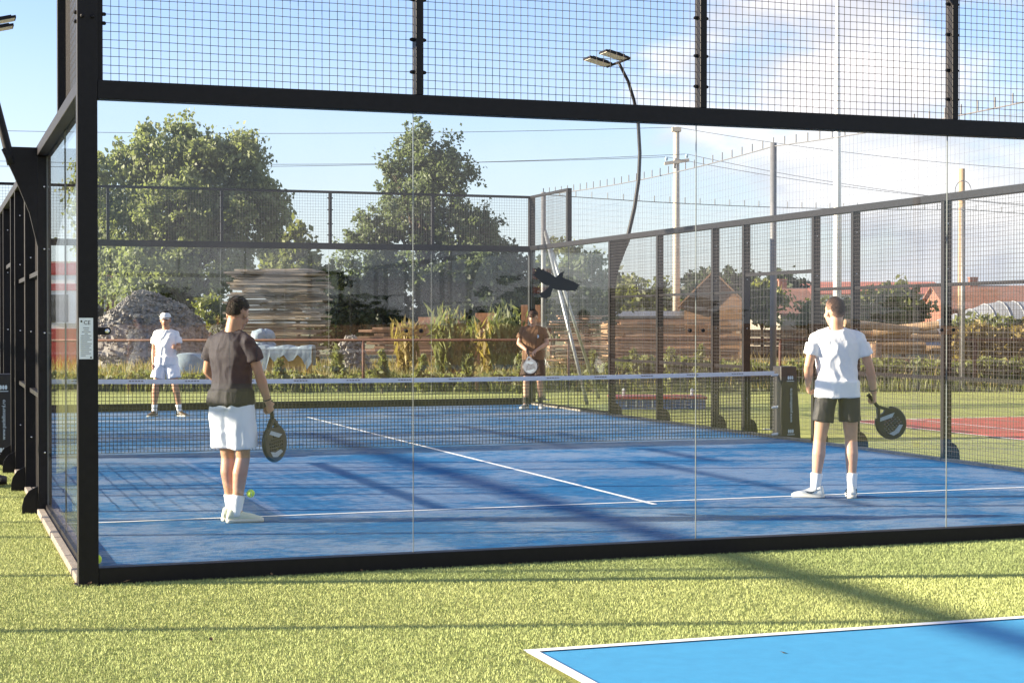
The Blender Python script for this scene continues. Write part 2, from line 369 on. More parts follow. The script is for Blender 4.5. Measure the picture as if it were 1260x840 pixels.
def courtmat():
    m = bpy.data.materials.new('court_turf'); m.use_nodes = True; t = m.node_tree; n = t.nodes; b = n['Principled BSDF']
    b.inputs['Roughness'].default_value = .85; b.inputs['Specular IOR Level'].default_value = .2
    tcn = n.new('ShaderNodeTexCoord')
    def ns(scale, st, detail=7, ro=.62):
        mp_ = n.new('ShaderNodeMapping'); mp_.inputs['Scale'].default_value = st; mp_.inputs['Rotation'].default_value = (0, 0, R(8))
        t.links.new(tcn.outputs['Object'], mp_.inputs[0])
        q = n.new('ShaderNodeTexNoise'); q.inputs['Scale'].default_value = scale; q.inputs['Detail'].default_value = detail; q.inputs['Roughness'].default_value = ro
        t.links.new(mp_.outputs[0], q.inputs[0]); return q.outputs[0]
    def mr_(src, a, c, lo=0, hi=1):
        q = n.new('ShaderNodeMapRange'); q.inputs[1].default_value = a; q.inputs[2].default_value = c; q.inputs[3].default_value = lo; q.inputs[4].default_value = hi
        t.links.new(src, q.inputs[0]); return q.outputs[0]
    def mth(op, a, c):
        q = n.new('ShaderNodeMath'); q.operation = op
        for i, s_ in enumerate((a, c)):
            if isinstance(s_, (int, float)): q.inputs[i].default_value = s_
            else: t.links.new(s_, q.inputs[i])
        return q.outputs[0]
    big = mr_(ns(.55, (1, 1.3, 1), 3), .35, .65, -.10, .16)
    patch = mr_(mth('ADD', ns(7.5, (.75, 1.5, 1), 12, .8), big), .475, .60)
    fine = mr_(ns(60, (1, 1, 1), 4), .3, .7, .35, 1)
    sand = mth('MULTIPLY', mth('MULTIPLY', patch, fine), .56)
    blu = n.new('ShaderNodeMix'); blu.data_type = 'RGBA'; blu.inputs[6].default_value = (.0015, .064, .19, 1); blu.inputs[7].default_value = (.003, .115, .29, 1)
    t.links.new(mr_(ns(7, (1, 2.2, 1), 6), .35, .65), blu.inputs[0])
    mi = n.new('ShaderNodeMix'); mi.data_type = 'RGBA'; mi.inputs[7].default_value = (.30, .325, .385, 1)
    t.links.new(sand, mi.inputs[0]); t.links.new(blu.outputs[2], mi.inputs[6]); t.links.new(mi.outputs[2], b.inputs['Base Color'])
    bp = n.new('ShaderNodeBump'); bp.inputs['Strength'].default_value = .35; bp.inputs['Distance'].default_value = .015
    t.links.new(ns(28, (1, 1.6, 1), 6), bp.inputs['Height']); t.links.new(bp.outputs[0], b.inputs['Normal'])
    return m
M['court'] = courtmat()
M['line'] = mat('court_line', (.74, .74, .76), rough=.8, var=.12, scale=30)
def court_surface(ox, oy=0):
    s = sheet('court', ox, ox+10, 0, 20, 0, M['court']); made = [s]
    mb = MB()
    def ln(x0, x1, y0, y1): mb.add([(x0+ox,y0,.004),(x1+ox,y0,.004),(x1+ox,y1,.004),(x0+ox,y1,.004)], [(0,1,2,3)])
    ln(.01, 9.99, 3.03, 3.08); ln(.01, 9.99, 16.92, 16.97); ln(4.975, 5.025, 2.83, 3.03); ln(4.975, 5.025, 3.08, 16.92); ln(4.975, 5.025, 16.97, 17.17)
    made.append(tag(mb.build('court_line', M['line']), kind='structure'))
    k = MB()
    for x0 in (-.125, 10.0):
        y = 0.02
        while y < 20:
            k.box(ox+x0, ox+x0+.06, y, min(y+.99, 20), -.03, .030); k.box(ox+x0+.066, ox+x0+.124, y, min(y+.99, 20), -.03, .026); y += 1.0
    o = tag(k.build('kerb', M['concrete']), kind='structure'); bevel(o, .006, 1); made.append(o)
    for o in made: o.location.y = oy
NX = -16.0; NY = -4.0
court_surface(0); court_surface(NX, NY)

# foreground light blue court with white border
M['cyan'] = mat('cyan_court', (.04, .275, .50), rough=.75, col2=(.034, .245, .455), scale=9, bump=.25, bscale=320, detail=12)
sheet('sports_court', 1.78, 30, -9.1, -2.95, .0, M['cyan'])
mb = MB()
for (x0, x1, y0, y1) in ((1.74, 30, -2.985, -2.925), (1.735, 1.80, -9.1, -2.985)): mb.add([(x0,y0,.006),(x1,y0,.006),(x1,y1,.006),(x0,y1,.006)], [(0,1,2,3)])
tag(mb.build('border_line', M['line']), kind='structure')
# red court inside the ball-games cage
M['redcourt'] = mat('red_court', (.44, .075, .05), rough=.8, var=.15, scale=2)
G = [(12.9, 13.9), (13.0, 9.9)]
mb = MB(); mb.add([(13.0, -6, -.002), (24, -6, -.002), (24, 13.3, -.002), (13.0, 13.3, -.002)], [(0,1,2,3)])
tag(mb.build('red_court', M['redcourt']), kind='structure')
mb = MB()
for (x0, x1, y0, y1) in ((12.95, 13.0, -6, 13.35), (13.0, 24, 13.3, 13.35), (14.2, 14.25, -6, 13.3)): mb.add([(x0,y0,.003),(x1,y0,.003),(x1,y1,.003),(x0,y1,.003)], [(0,1,2,3)])
tag(mb.build('red_court_line', M['line']), kind='structure')

# grass blades close to the camera
def blades():
    pts = []
    n = 620000
    x = rng.uniform(-4.6, 8.6, n); y = rng.uniform(-4.9, -.1, n)
    keep = ~((x > 1.72) & (y < -2.91))
    dx, dy = x-CAM[0], y-CAM[1]; fw = dx*FX+dy*FY; rt = dx*RX+dy*RY
    keep &= (np.abs(rt) < fw*.32+.15)
    a = np.stack([x[keep], y[keep]], 1)
    n = 190000
    x = rng.uniform(-3.2, -.135, n); y = rng.uniform(-.1, 9, n)
    dx, dy = x-CAM[0], y-CAM[1]; fw = dx*FX+dy*FY; rt = dx*RX+dy*RY
    k = (np.abs(rt) < fw*.32+.15); b = np.stack([x[k], y[k]], 1)
    p = np.concatenate([a, b], 0); n = len(p)
    ang = rng.uniform(0, 2*PI, n); h = rng.uniform(.008, .016, n); wd_ = rng.uniform(.0014, .0028, n)
    la = rng.uniform(0, 2*PI, n); ln = h*rng.uniform(.1, .8, n)
    b0 = np.stack([p[:,0]-np.cos(ang)*wd_, p[:,1]-np.sin(ang)*wd_, np.full(n, -.012)], 1)
    b1 = np.stack([p[:,0]+np.cos(ang)*wd_, p[:,1]+np.sin(ang)*wd_, np.full(n, -.012)], 1)
    t = np.stack([p[:,0]+np.cos(la)*ln, p[:,1]+np.sin(la)*ln, h-.010], 1)
    V = np.stack([b0, b1, t], 1).reshape(-1, 3); F = np.arange(3*n).reshape(-1, 3)
    m = mat('turf_blade', (.39, .435, .175), rough=.8, col2=(.315, .365, .135), scale=2.2, rnd=-.12, spec=.3)
    o = np_mesh('grass', V, F, m); tag(o, 'short yellow green artificial turf in front of the glass wall', 'grass', kind='stuff')
blades()
def litter():
    t = []; ms = [mat('dead_leaf', (.16, .09, .04), rough=.8, var=.4, rnd=.3)]
    for i, (x, y) in enumerate([(-.155,-.145),(-.06,-.16),(.16,-.15),(1.05,-.16),(1.62,-.19),(2.62,-.2),(-.9,1.1),(-.42,3.4),(.35,-2.2),(3.1,-1.4),(4.6,-3.9),(2.9,-3.4)]):
        r = random.Random(i); a = r.uniform(0, 6.28); mb = MB(); L_ = r.uniform(.014, .026); z = .012 if not (x > 1.8 and y < -2.95) else .004
        u = Vector((math.cos(a), math.sin(a), .15)); v = Vector((-math.sin(a), math.cos(a), .1))
        c = Vector((x, y, z)); mb.add([c-u*L_, c+v*L_*.45+Vector((0,0,.005)), c+u*L_+Vector((0,0,.006)), c-v*L_*.45+Vector((0,0,.004)), c+Vector((0,0,-.002))], [(0,4,1),(1,4,2),(2,4,3),(3,4,0)])
        o = mb.build('dead_leaf', ms[0], loc=(x, y, 0)); tag(o, 'tiny brown dead leaf lying on the turf or blue court', 'leaf', 'dead leaves on the ground')
litter()

# ------------------------------------------------------------------ padel court frame
S = M['steel']
def pane(parent, x0, x1, y0, y1, z0, z1):
    mb = MB(); mb.box(x0, x1, y0, y1, z0, z1)
    o = mb.build('glass_pane', [M['glass'], M['gedge']], parent)
    ax = 0 if (x1-x0) > (y1-y0) else 1
    for p in o.data.polygons:
        if abs(p.normal[1-ax]) < .5 and abs(p.normal.z) < .5: p.material_index = 1
    return o
def bolt(par, p, d, r=.012, l=.018, m=None):
    mb = MB(); p = Vector(p); d = Vector(d); mb.tube([p-d*.002, p+d*l*.6, p+d*l], [r, r, r*.6], 8); mb.build('bolt', m or S, par)
def end_wall(ox, y, s, label, detail):
    """glass end wall at y; s = outward direction (-1 near, +1 far)"""
    t = empty('glass_wall', (ox, y, 0), label, 'glass wall')
    def yb(mb, x0, x1, a, b, z0, z1):  # a,b measured outward
        ya, yb_ = sorted((y+s*a, y+s*b)); mb.box(ox+x0, ox+x1, ya, yb_, z0, z1)
    for xx in ((-.12, 0), (10, 10.12)):
        mb = MB(); yb(mb, xx[0], xx[1], 0, .1, -.02, 4.03)
        if detail: yb(mb, xx[0]-.02, xx[1]+.02, -.01, .13, -.02, -.004)
        o = bevel(mb.build('post', S, t), .004)
        for z in ((1.0, 2.6, 3.40, 3.62) if not detail else (3.44,)):
            ym = y+s*.1
            bolt(o, (ox+xx[0]+.03, ym, z), (0, s, 0)); bolt(o, (ox+xx[0]+.09, ym, z), (0, s, 0))
            if detail and xx[0] < 0:
                for zz in (z+.025, z-.03): bolt(o, (ox+xx[0], y+s*.07, zz), (-1, 0, 0)); bolt(o, (ox+.036, y+s*.06, zz), (1, 0, 0), .012, .02)
    mb = MB(); yb(mb, 0.001, 9.999, .0, .098, 2.945, 3.06); bevel(mb.build('beam', S, t), .005)
    mb = MB(); yb(mb, 0.001, 9.999, .0, .07, 3.985, 4.03); mb.build('top_rail', S, t)
    mb = MB(); yb(mb, 0.001, 9.999, .0, .098, -.02, .092 if detail else .13); bevel(mb.build('bottom_rail', S, t), .005)
    seams = [0, 2.005, 4.03, 6.045, 8.03, 10]
    for i in range(5):
        g = .0018
        ya, yb_ = sorted((y+s*.03, y+s*.042))
        pane(t, ox+seams[i]+g, ox+seams[i+1]-g, ya, yb_, .088, 2.95)
    for x in seams[1:-1]:
        mb = MB(); yb(mb, x+.005, x+.055, .0, .096, 3.06, 3.985)
        o = bevel(mb.build('upright', S, t), .004)
        for z in (3.21, 3.42, 3.68, 3.9):
            for sx, xo in ((-1, x+.005), (1, x+.055)): bolt(o, (ox+xo, y+s*.05, z), (sx, 0, 0), .013, .03)
    if detail:
        mb = MB(); yb(mb, 0, .036, .0, .06, 3.06, 3.985); mb.build('corner_angle', S, t)
    for i in range(5):
        a = seams[i]+(.055 if i else .036); b = seams[i+1]+.005 if i < 4 else 10
        grid_panel('mesh_panel', (ox+a, y+s*.03, 3.06), (1, 0, 0), b-a, .925, .05, .0022, M['wire'], t, nrm=(0, s, 0))
    if detail:
        for x in seams[1:-1]:
            mb = MB(); mb.box(ox+x-.085, ox+x+.085, y-.047, y-.0425, 1.5, 1.565)
            o = mb.build('clamp_plate', M['plate'], t)
            for dx in (-.05, .05):
                bolt(o, (ox+x+dx, y-.047, 1.532), (0, -1, 0), .013, .012)
        mb = MB()
        pl = [(0, -.022), (.06, -.022)]+[(.06+.022*math.sin(a), -.022*math.cos(a)) for a in [PI*k/8 for k in range(1, 8)]]+[(.06, .022), (0, .022)]
        mb.prism(pl, (ox, y-.05, 1.535), (1,0,0), (0,0,1), (0,1,0), .012); o = mb.build('glass_clip', S, t)
        bolt(o, (ox+.058, y-.056, 1.535), (0,-1,0), .014, .006, M['chrome'])
        # rating plate
        mb = MB(); mb.box(ox-.112, ox-.030, y-.1045, y-.1005, 1.365, 1.615); pl = mb.build('rating_plate', M['labelp'], t)
        text('CE', .034, (ox-.086, y-.1055, 1.575), pl, M['ink'], rx=PI/2)
        mb = MB(); mb.box(ox-.104, ox-.094, y-.1055, y-.1046, 1.588, 1.600)
        mb.prism([(0,0),(.014,0),(.007,.014)], (ox-.050, y-.105, 1.370), (1,0,0), (0,0,1), (0,1,0), .001)
        z = 1.553
        for w_ in (.036, .03, .052, .02, .06, .055, .066, .04, .066, .06, .052, .064, .05, .06, .03):
            xx = ox-.104 if z < 1.50 else ox-.071-w_/2
            mb.box(xx, xx+w_, y-.1052, y-.1046, z, z+.003); z -= .012
        mb.build('print_line', M['ink'], pl)
    return t
def text(s, size, loc, parent, m, rx=PI/2, ry=0, rz=0, align='LEFT', name='lettering'):
    cu = bpy.data.curves.new(name, 'FONT'); cu.body = s; cu.size = size; cu.extrude = .0006; cu.align_x = align
    ob = bpy.data.objects.new('tmp', cu); C.objects.link(ob)
    dg = bpy.context.evaluated_depsgraph_get(); me = bpy.data.meshes.new_from_object(ob.evaluated_get(dg))
    bpy.data.objects.remove(ob)
    o = link_mesh(name, me, m, parent)
    o.location = Vector(loc)-root_loc(parent); o.rotation_euler = (rx, ry, rz)
    return o
def side_fence(ox, x, s, label, detail):
    """side wall along y at x; s outward"""
    t = empty('side_fence', (ox+x, 10, 0), label, 'fence')
    X = ox+x
    def xb(mb, a, b, y0, y1, z0, z1):
        xa, xb_ = sorted((X+s*a, X+s*b)); mb.box(xa, xb_, y0, y1, z0, z1)
    posts = [(2, 4.03), (4, 3.06), (6, 3.06), (8, 3.06), (9, 3.06), (11, 3.06), (12, 3.06), (14, 3.06), (16, 3.06), (18, 4.03)]
    for y, h in posts:
        mb = MB()
        if y in (2, 18): xb(mb, .0, .09, y-.035, y+.035, 3.06, h)
        else: xb(mb, .005, .115, y-.03, y+.03, -.02, h-.085 if True else h)
        o = bevel(mb.build('post', S, t), .004)
        if y not in (2, 18):
            # flared foot outside
            mb = MB(); mb.prism([(0, -.02), (.13, -.02), (.13, .05), (.115, .12), (.075, .18), (0, .22)], (X+s*.116, y, 0), (s,0,0), (0,0,1), (0,1,0), .014); mb.build('foot', S, o)
            for z in (.5, 1.5, 2.2, 2.72): bolt(o, (X+s*.06, y-.03, z), (0,-1,0), .008, .008, M['chrome'])
    mb = MB(); xb(mb, -.002, .118, .001, 19.999, 2.975, 3.06); bevel(mb.build('top_rail', S, t), .004)
    for y0, y1 in ((.001, 1.965), (18.035, 19.999)):
        mb = MB(); xb(mb, .01, .07, y0, y1, 3.985, 4.03); mb.build('high_rail', S, t)
        grid_panel('mesh_panel', (X+s*.03, y0+.02, 3.06), (0,1,0), y1-y0-.04, .92, .05, .0022, M['wire'], t, nrm=(s,0,0))
    for y0, y1 in ((.004, 1.996), (2.004, 3.965), (16.035, 17.996), (18.004, 19.996)):
        xa, xb_ = sorted((X+s*.03, X+s*.042)); pane(t, xa, xb_, y0, y1, .05, 2.975)
    for y0, y1 in ((.001, 3.97), (16.03, 19.999)):
        mb = MB(); xb(mb, .018, .056, y0, y1, .02, .062); mb.build('bottom_rail', S, t)
    for y0, y1 in ((4.03, 5.97), (6.03, 7.97), (8.03, 8.97), (11.03, 11.97), (12.03, 13.97), (14.03, 15.97)):
        for z in (.95, 2.02):
            mb = MB(); xb(mb, .03, .075, y0, y1, z-.02, z+.02); mb.build('mid_rail', S, t)
        grid_panel('mesh_panel', (X+s*.02, y0, .02), (0,1,0), y1-y0, 2.955, .05, .0022, M['wire'], t, nrm=(s,0,0))
    mb = MB(); xb(mb, .03, .08, 9.03, 10.97, 2.24, 2.285); mb.build('door_header', S, t)
    grid_panel('mesh_panel', (X+s*.02, 9.03, 2.285), (0,1,0), 1.94, .69, .05, .0022, M['wire'], t, nrm=(s,0,0))
    return t
end_wall(0, 0, -1, 'near glass end wall of the padel court with a white label on its corner post', True)
end_wall(0, 20, 1, 'far glass end wall of the padel court behind the two facing players', False)
sfr = side_fence(0, 10, 1, 'right black mesh side fence of the padel court beside the red court', True)
sfl = side_fence(0, 0, -1, 'left black side fence of the padel court seen edge on above the kerb', True)
nb = []
for o in [q for q in list(C.objects) if q.parent is None and q.name.split('.')[0] in ('glass_wall', 'side_fence')]: nb.append(o)
lab = ['near glass end wall of the neighbouring court, left of the padel court', 'far glass end wall of the neighbouring court, its mesh showing behind the left side fence',
       'right side fence of the neighbouring court on the left', 'left side fence of the neighbouring court, farthest to the left']
for o, l in zip(nb, lab):
    c = copy_tree(o, None, ('rating_plate', 'clamp_plate', 'bolt', 'glass_clip', 'mid_rail')); c.location.x += NX; c.location.y += NY; c['label'] = l

# bird silhouette decal on the near glass (a sticker, thin vinyl)
bird = [(165,275),(200,262),(178,245),(215,240),(185,205),(230,215),(218,190),(275,222),(288,208),(310,235),(365,255),(410,285),(440,300),(470,275),(500,250),(540,240),(528,268),(518,300),(560,318),(610,332),(660,352),(730,385),(700,395),(722,410),(690,415),(705,432),(670,432),(680,450),(640,440),(590,446),(530,440),(470,440),(430,430),(405,418),(390,460),(375,505),(340,520),(330,530),(300,520),(270,522),(262,500),(240,480),(290,455),(340,420),(365,385),(330,385),(280,365),(240,330),(205,300)]
bird = [((a-450)*.000593, (345-b)*.000593) for a, b in bird]
mb = MB(); mb.prism([(a*1.02, b*1.06) for a, b in bird], (3.0, -.0445, 1.862), (1,0,0), (0,0,1), (0,1,0), .003)
o = mb.build('bird_decal', M['ink'], loc=(3.0, -.0445, 1.862)); tag(o, 'black flying bird sticker on the near glass wall', 'sticker')

# net
def net(ox, label):
    t = empty('padel_net', (ox+5, 10, 0), label, 'net')
    P0 = []; P1 = []; zt = lambda x: .88+.04*((x-5)/5)**2-.055
    for i in range(221):
        x = .02+9.96*i/220; P0.append((ox+x, 10, .02)); P1.append((ox+x, 10, zt(x)+.01))
    for k in range(19):
        for j in range(40):
            xa, xb_ = .02+9.96*j/40, .02+9.96*(j+1)/40; f = k/19
            P0.append((ox+xa, 10.003, .02+f*(zt(xa)-.0))); P1.append((ox+xb_, 10.003, .02+f*(zt(xb_))))
    wires('net_mesh', P0, P1, .0042, M['netcord'], t)
    mb = MB(); rings = []
    for j in range(41):
        x = .02+9.96*j/40; z = zt(x); a = .006+.002*math.sin(j*1.7)
        rings.append([(ox+x, 10-a, z), (ox+x, 10-a*1.2, z+.03), (ox+x, 10-a, z+.056), (ox+x, 10+a, z+.056), (ox+x, 10+a*1.2, z+.03), (ox+x, 10+a, z)])
    mb.loft(rings); band = mb.build('net_band', M['band'], t)
    mb = MB()
    for j in range(14):
        x = .62+j*.67
        if abs(x-5) < .2: continue
        z = zt(x)+.031
        for q in range(5): mb.box(ox+x+q*.036, ox+x+q*.036+.026, 9.9905-.001, 9.9915-.001, z-.002, z+.007)
    mb.build('print_mark', M['ink'], band)
    for sx, x in ((1, 10.0), (-1, 0.0)):
        mb = MB(); w0, w1 = .30, .24
        xa = x+sx*.02
        mb.add([(ox+xa, 9.86, -.02), (ox+xa+sx*w0, 9.86, -.02), (ox+xa+sx*w0, 10.14, -.02), (ox+xa, 10.14, -.02),
                (ox+xa, 9.88, .985), (ox+xa+sx*w1, 9.88, .985), (ox+xa+sx*w1, 10.12, .985), (ox+xa, 10.12, .985)],
               [(0,3,2,1),(4,5,6,7),(0,1,5,4),(1,2,6,5),(2,3,7,6),(3,0,4,7)])
        p = bevel(mb.build('net_post', M['banner'], t), .012)
        yf = 9.858
        xm = ox+xa+sx*.14
        text('www.padelboard.ro', .058, (xm+.02, yf-.002, .22), p, M['print'], rx=PI/2, ry=-PI/2)
        for zc in (.83, .10):
            mb = MB(); yy = 9.862-.004+zc*.02-.004
            for k in range(3): mb.prism([(.014*math.sin(a)+(-.03+.03*k), .028*math.cos(a)) for a in [2*PI*i/8 for i in range(8)]], (xm, yy, zc), (1,0,0), (0,0,1), (0,1,0), .001)
            mb.box(xm-.055, xm+.055, yy-.004, yy+.0005, zc-.05, zc-.042); mb.build('crest', M['print'], p)
        for z in (.05, .42, .86):
            b_ = MB(); b_.tube([(ox+x-sx*.06, 10, z), (ox+x+sx*.03, 9.97, z+.01)], [.014, .02], 8); b_.build('net_hook', M['white'], p)
    return t
net(0, 'padel net with white top band across the blue court')
net(NX, 'padel net of the neighbouring court on the left').location.y += NY

# light poles clamped on the fence
def light_pole(x, y, s, label):
    t = empty('light_pole', (x, y, 0), label, 'light pole', 'court light poles on the side fences')
    X = lambda a: x+s*a
    mb = MB(); mb.prism([(.0, 1.8), (.05, 2.2), (.12, 2.5), (.24, 2.8), (.34, 3.02), (.30, 3.045), (.02, 3.045)], (X(.0), y, 0), (s,0,0), (0,0,1), (0,1,0), .055)
    mb.build('gusset', S, t)
    pts = [(.26, 2.9), (.32, 3.15), (.42, 3.55), (.50, 4.05), (.52, 4.5), (.49, 5.0), (.41, 5.4), (.30, 5.72), (.13, 6.02)]
    P_ = []
    for i in range(len(pts)-1):
        for k in range(4):
            f = k/4; P_.append((X(pts[i][0]*(1-f)+pts[i+1][0]*f), y, pts[i][1]*(1-f)+pts[i+1][1]*f))
    P_.append((X(pts[-1][0]), y, pts[-1][1]))
    mb = MB(); mb.tube(P_, [.038-.012*i/(len(P_)-1) for i in range(len(P_))], 12); mb.build('pole', S, t, True)
    mb = MB(); mb.tube([(X(.12), y-.5, 6.03), (X(.12), y+.5, 6.03)], .024, 8); mb.build('crossbar', S, t)
    for dy in (-.36, .36):
        c = Vector((X(-.12), y+dy, 6.07)); ax = Vector((s*math.cos(R(14)), 0, -math.sin(R(14)))); az = Vector((s*math.sin(R(14)), 0, math.cos(R(14))))
        mb = MB(); mb.obox(c+az*.02, ax, (0,1,0), az, .42, .33, .035)
        for k in range(7): mb.obox(c+az*.045+Vector((0, -.12+.04*k, 0)), ax, (0,1,0), az, .3, .012, .03)
        h = mb.build('floodlight', S, t)
        mb = MB(); mb.obox(c-az*.001, ax, (0,1,0), az, .38, .29, .006); mb.build('lens', M['lampface'], h)
light_pole(10.06, 16, 1, 'curved black light pole on the right side fence, twin floodlights at its top')
light_pole(-.06, 16, -1, 'curved light pole on the left, only its floodlight tips showing at the upper left edge')
light_pole(-.06, 4, -1, 'curved light pole on the left side fence, its flared base in front')
light_pole(10.06, 4, 1, 'curved light pole on the right side fence nearest the camera')

# ball-games cage: thin net fence with tall grey posts
def cage():
    t = empty('cage_fence', (10.95, 21.8, 0), 'tall net fence with thin grey posts around the red sports court', 'fence')
    H = 4.2
    near = [(10.95, 21.8), (10.92, 11.8), (10.9, 1.8), (10.9, -8.0)]
    far = [(10.95, 21.8), (21.7, 22.8), (32.5, 23.8)]
    for x, y in near+far[1:]:
        mb = MB(); mb.tube([(x, y, -.02), (x, y, H+.06)], .05, 12); mb.build('post', M['greypole'], t, True)
        mb = MB(); mb.box(x-.12, x+.12, y-.12, y+.12, -.02, -.002); mb.build('base_plate', M['galv'], t)
    for dx, dy in ((1.25, .1), (.15, -2.0)):
        mb = MB(); mb.tube([(10.97, 21.8, 3.5), (10.97+dx, 21.8+dy, .0)], .035, 10); mb.build('brace', M['galv'], t, True)
    P0 = []; P1 = []
    for seq in (near, far):
        for (xa, ya), (xb_, yb_) in zip(seq[:-1], seq[1:]):
            L_ = math.hypot(xb_-xa, yb_-ya); n = int(L_/.10)
            sag = lambda f: -.10*4*f*(1-f)
            for i in range(n+1):
                f = i/n; x, y = xa+(xb_-xa)*f, ya+(yb_-ya)*f
                P0.append((x, y, .05)); P1.append((x, y, H+sag(f)))
            for k in range(36):
                for j in range(8):
                    f, g = j/8, (j+1)/8; z = .1+(H-.1)*k/35
                    P0.append((xa+(xb_-xa)*f, ya+(yb_-ya)*f, z+sag(f)*k/35)); P1.append((xa+(xb_-xa)*g, ya+(yb_-ya)*g, z+sag(g)*k/35))
    wires('net_mesh', P0, P1, .0013, M['cagewire'], t)
    P0 = []; P1 = []
    for seq in (near, far):
        for (xa, ya), (xb_, yb_) in zip(seq[:-1], seq[1:]):
            sag = lambda f: -.10*4*f*(1-f)
            for j in range(16):
                f, g = j/16, (j+1)/16
                P0.append((xa+(xb_-xa)*f, ya+(yb_-ya)*f, H+sag(f)+.01)); P1.append((xa+(xb_-xa)*g, ya+(yb_-ya)*g, H+sag(g)+.01))
            for j in range(29):
                f = j/29; x, y = xa+(xb_-xa)*f, ya+(yb_-ya)*f
                P0.append((x, y, H+sag(f))); P1.append((x, y, H+sag(f)+.14))
    wires('top_cable', P0, P1, .009, M['greypole'], t)
cage()

def fuse(mb, vox, it=5, fac=.5, wr=0, wf=(7,7,2.5), seed=0, smooth=True):
    me = mb.mesh('tmp'); o = bpy.data.objects.new('tmp', me); C.objects.link(o)
    m = o.modifiers.new('r', 'REMESH'); m.mode = 'VOXEL'; m.voxel_size = vox; m.adaptivity = 0
    s_ = o.modifiers.new('s', 'SMOOTH'); s_.factor = fac; s_.iterations = it
    dg = bpy.context.evaluated_depsgraph_get(); out = bpy.data.meshes.new_from_object(o.evaluated_get(dg))
    bpy.data.objects.remove(o); bpy.data.meshes.remove(me)
    out.materials.clear()
    if wr:
        bm = bmesh.new(); bm.from_mesh(out); bm.normal_update()
        for v in bm.verts:
            p = Vector((v.co.x*wf[0], v.co.y*wf[1], v.co.z*wf[2]+v.co.x*2.5))+Vector((seed, seed*2, 0))
            q = mnoise.noise(p); r_ = (1-abs(mnoise.noise(p*1.3+Vector((5, 1, 2)))))**4-.3; r2 = (1-abs(mnoise.noise(Vector((p.x*1.1+p.z, p.y*1.1, p.z*2.6-p.x))+Vector((1, 7, 2)))))**5-.2
            v.co += v.normal*wr*(q*.7+r_*1.0+r2*.7)
        bm.to_mesh(out); bm.free()
    if smooth: out.shade_smooth()
    return out
# ------------------------------------------------------------------ vegetation
def leaf_mesh(name, pos, size, m, parent, droop=.3, elong=1.6, seed=0):
    r = np.random.default_rng(seed); n = len(pos)
    a = r.normal(size=(n, 3)); a[:, 2] -= droop*1.5; a /= np.linalg.norm(a, axis=1)[:, None]
    b = r.normal(size=(n, 3)); b -= a*np.sum(a*b, 1)[:, None]; b /= np.linalg.norm(b, axis=1)[:, None]
    s = size*r.uniform(.6, 1.35, n)[:, None]
    c = np.cross(a, b)*.25
    p0 = pos-a*s*elong*.5; p1 = pos+b*s*.5+c*s*.4; p2 = pos+a*s*elong*.5; p3 = pos-b*s*.5+c*s*.4
    V = np.stack([p0, p1, p2, p3], 1).reshape(-1, 3); F = np.arange(4*n).reshape(-1, 4)
    return np_mesh(name, V, F, m, parent)
def tree(name, label, cat, base, lobes, nleaf, lsize, m, trunk_r=.25, clump=.35, nclump=90, seed=1, group=None, droop=.3, split=None, trunk=True, hole=.0):
    """lobes: list of (dx,dy,z,rx,ry,rz) relative to base"""
    r = np.random.default_rng(seed)
    t = empty(name, base, label, cat, group)
    bx, by, bz = base
    vol = np.array([l[3]*l[4]*l[5] for l in lobes])**.67; cnt = np.maximum(3, (nclump*vol/vol.sum()).astype(int))
    cc_ = []; pts = []
    for l, k in zip(lobes, cnt):
        for _ in range(k):
            d = r.normal(size=3); d /= np.linalg.norm(d); q = r.uniform(.2, 1.08)**.5
            c = np.array([bx+l[0], by+l[1], bz+l[2]])+d*q*np.array(l[3:6])
            cc_.append(c)
    cc_ = np.array(cc_); per = max(1, nleaf//len(cc_))
    for c in cc_:
        rad = clump*r.uniform(.35, 1.5); k = int(per*r.uniform(.35, 1.0)*(rad/clump)**1.3)+2
        for _s in range(4):        # a clump is a few short sprays of leaves
            dv = r.normal(size=3); dv /= np.linalg.norm(dv); dv[2] -= .35*droop; kk = max(2, k//4)
            q = r.uniform(0, 1, (kk, 1))**.8
            pts.append(c+dv*q*rad*1.35+r.normal(size=(kk, 3))*rad*.27)
    pts = np.concatenate(pts, 0); pts = pts[pts[:, 2] > bz+.05]
    leaf_mesh('crown', pts, lsize, m, t, droop, seed=seed+5)
    if trunk:
        mb = MB(); top = max(l[2]+l[5]*.55 for l in lobes); cx = np.mean([l[0] for l in lobes]); cy = np.mean([l[1] for l in lobes])
        n = 9; path = []
        for i in range(n):
            f = i/(n-1); path.append(Vector((bx+cx*f+trunk_r*.5*math.sin(i*1.3+seed)*f, by+cy*f+trunk_r*.5*math.cos(i*1.7)*f, bz-.1+(top+.1)*f)))
        mb.tube(path, [trunk_r*(1.25 if i == 0 else 1-.85*i/(n-1)) for i in range(n)], 10)
        for i in r.permutation(len(cc_))[:min(34, len(cc_))]:
            c = Vector(cc_[i]); j = int(min(n-2, max(1, (c.z-bz)/top*(n-1)*.62))); s_ = path[j]
            mid = s_.lerp(c, .5)+Vector((0, 0, .12*(c-s_).length)); rr = trunk_r*(1-.85*j/(n-1))*.45
            mb.tube([s_, s_.lerp(mid, .55)+Vector((r.normal()*.06, r.normal()*.06, .03)), mid, mid.lerp(c, .6), c], [rr, rr*.8, rr*.55, rr*.35, rr*.12], 6)
        mb.build('trunk', M['bark'], t, True)
    return t
def lobe(u, v, d, ru, rv, bu):
    """lobe by pixel at depth d relative to a base at pixel u=bu"""
    s = d/FPX; return ((u-bu)*s*RX, (u-bu)*s*RY, Zv(v, d), ru*s, ru*s, rv*s)
d = 66; x, y = W(235, d)
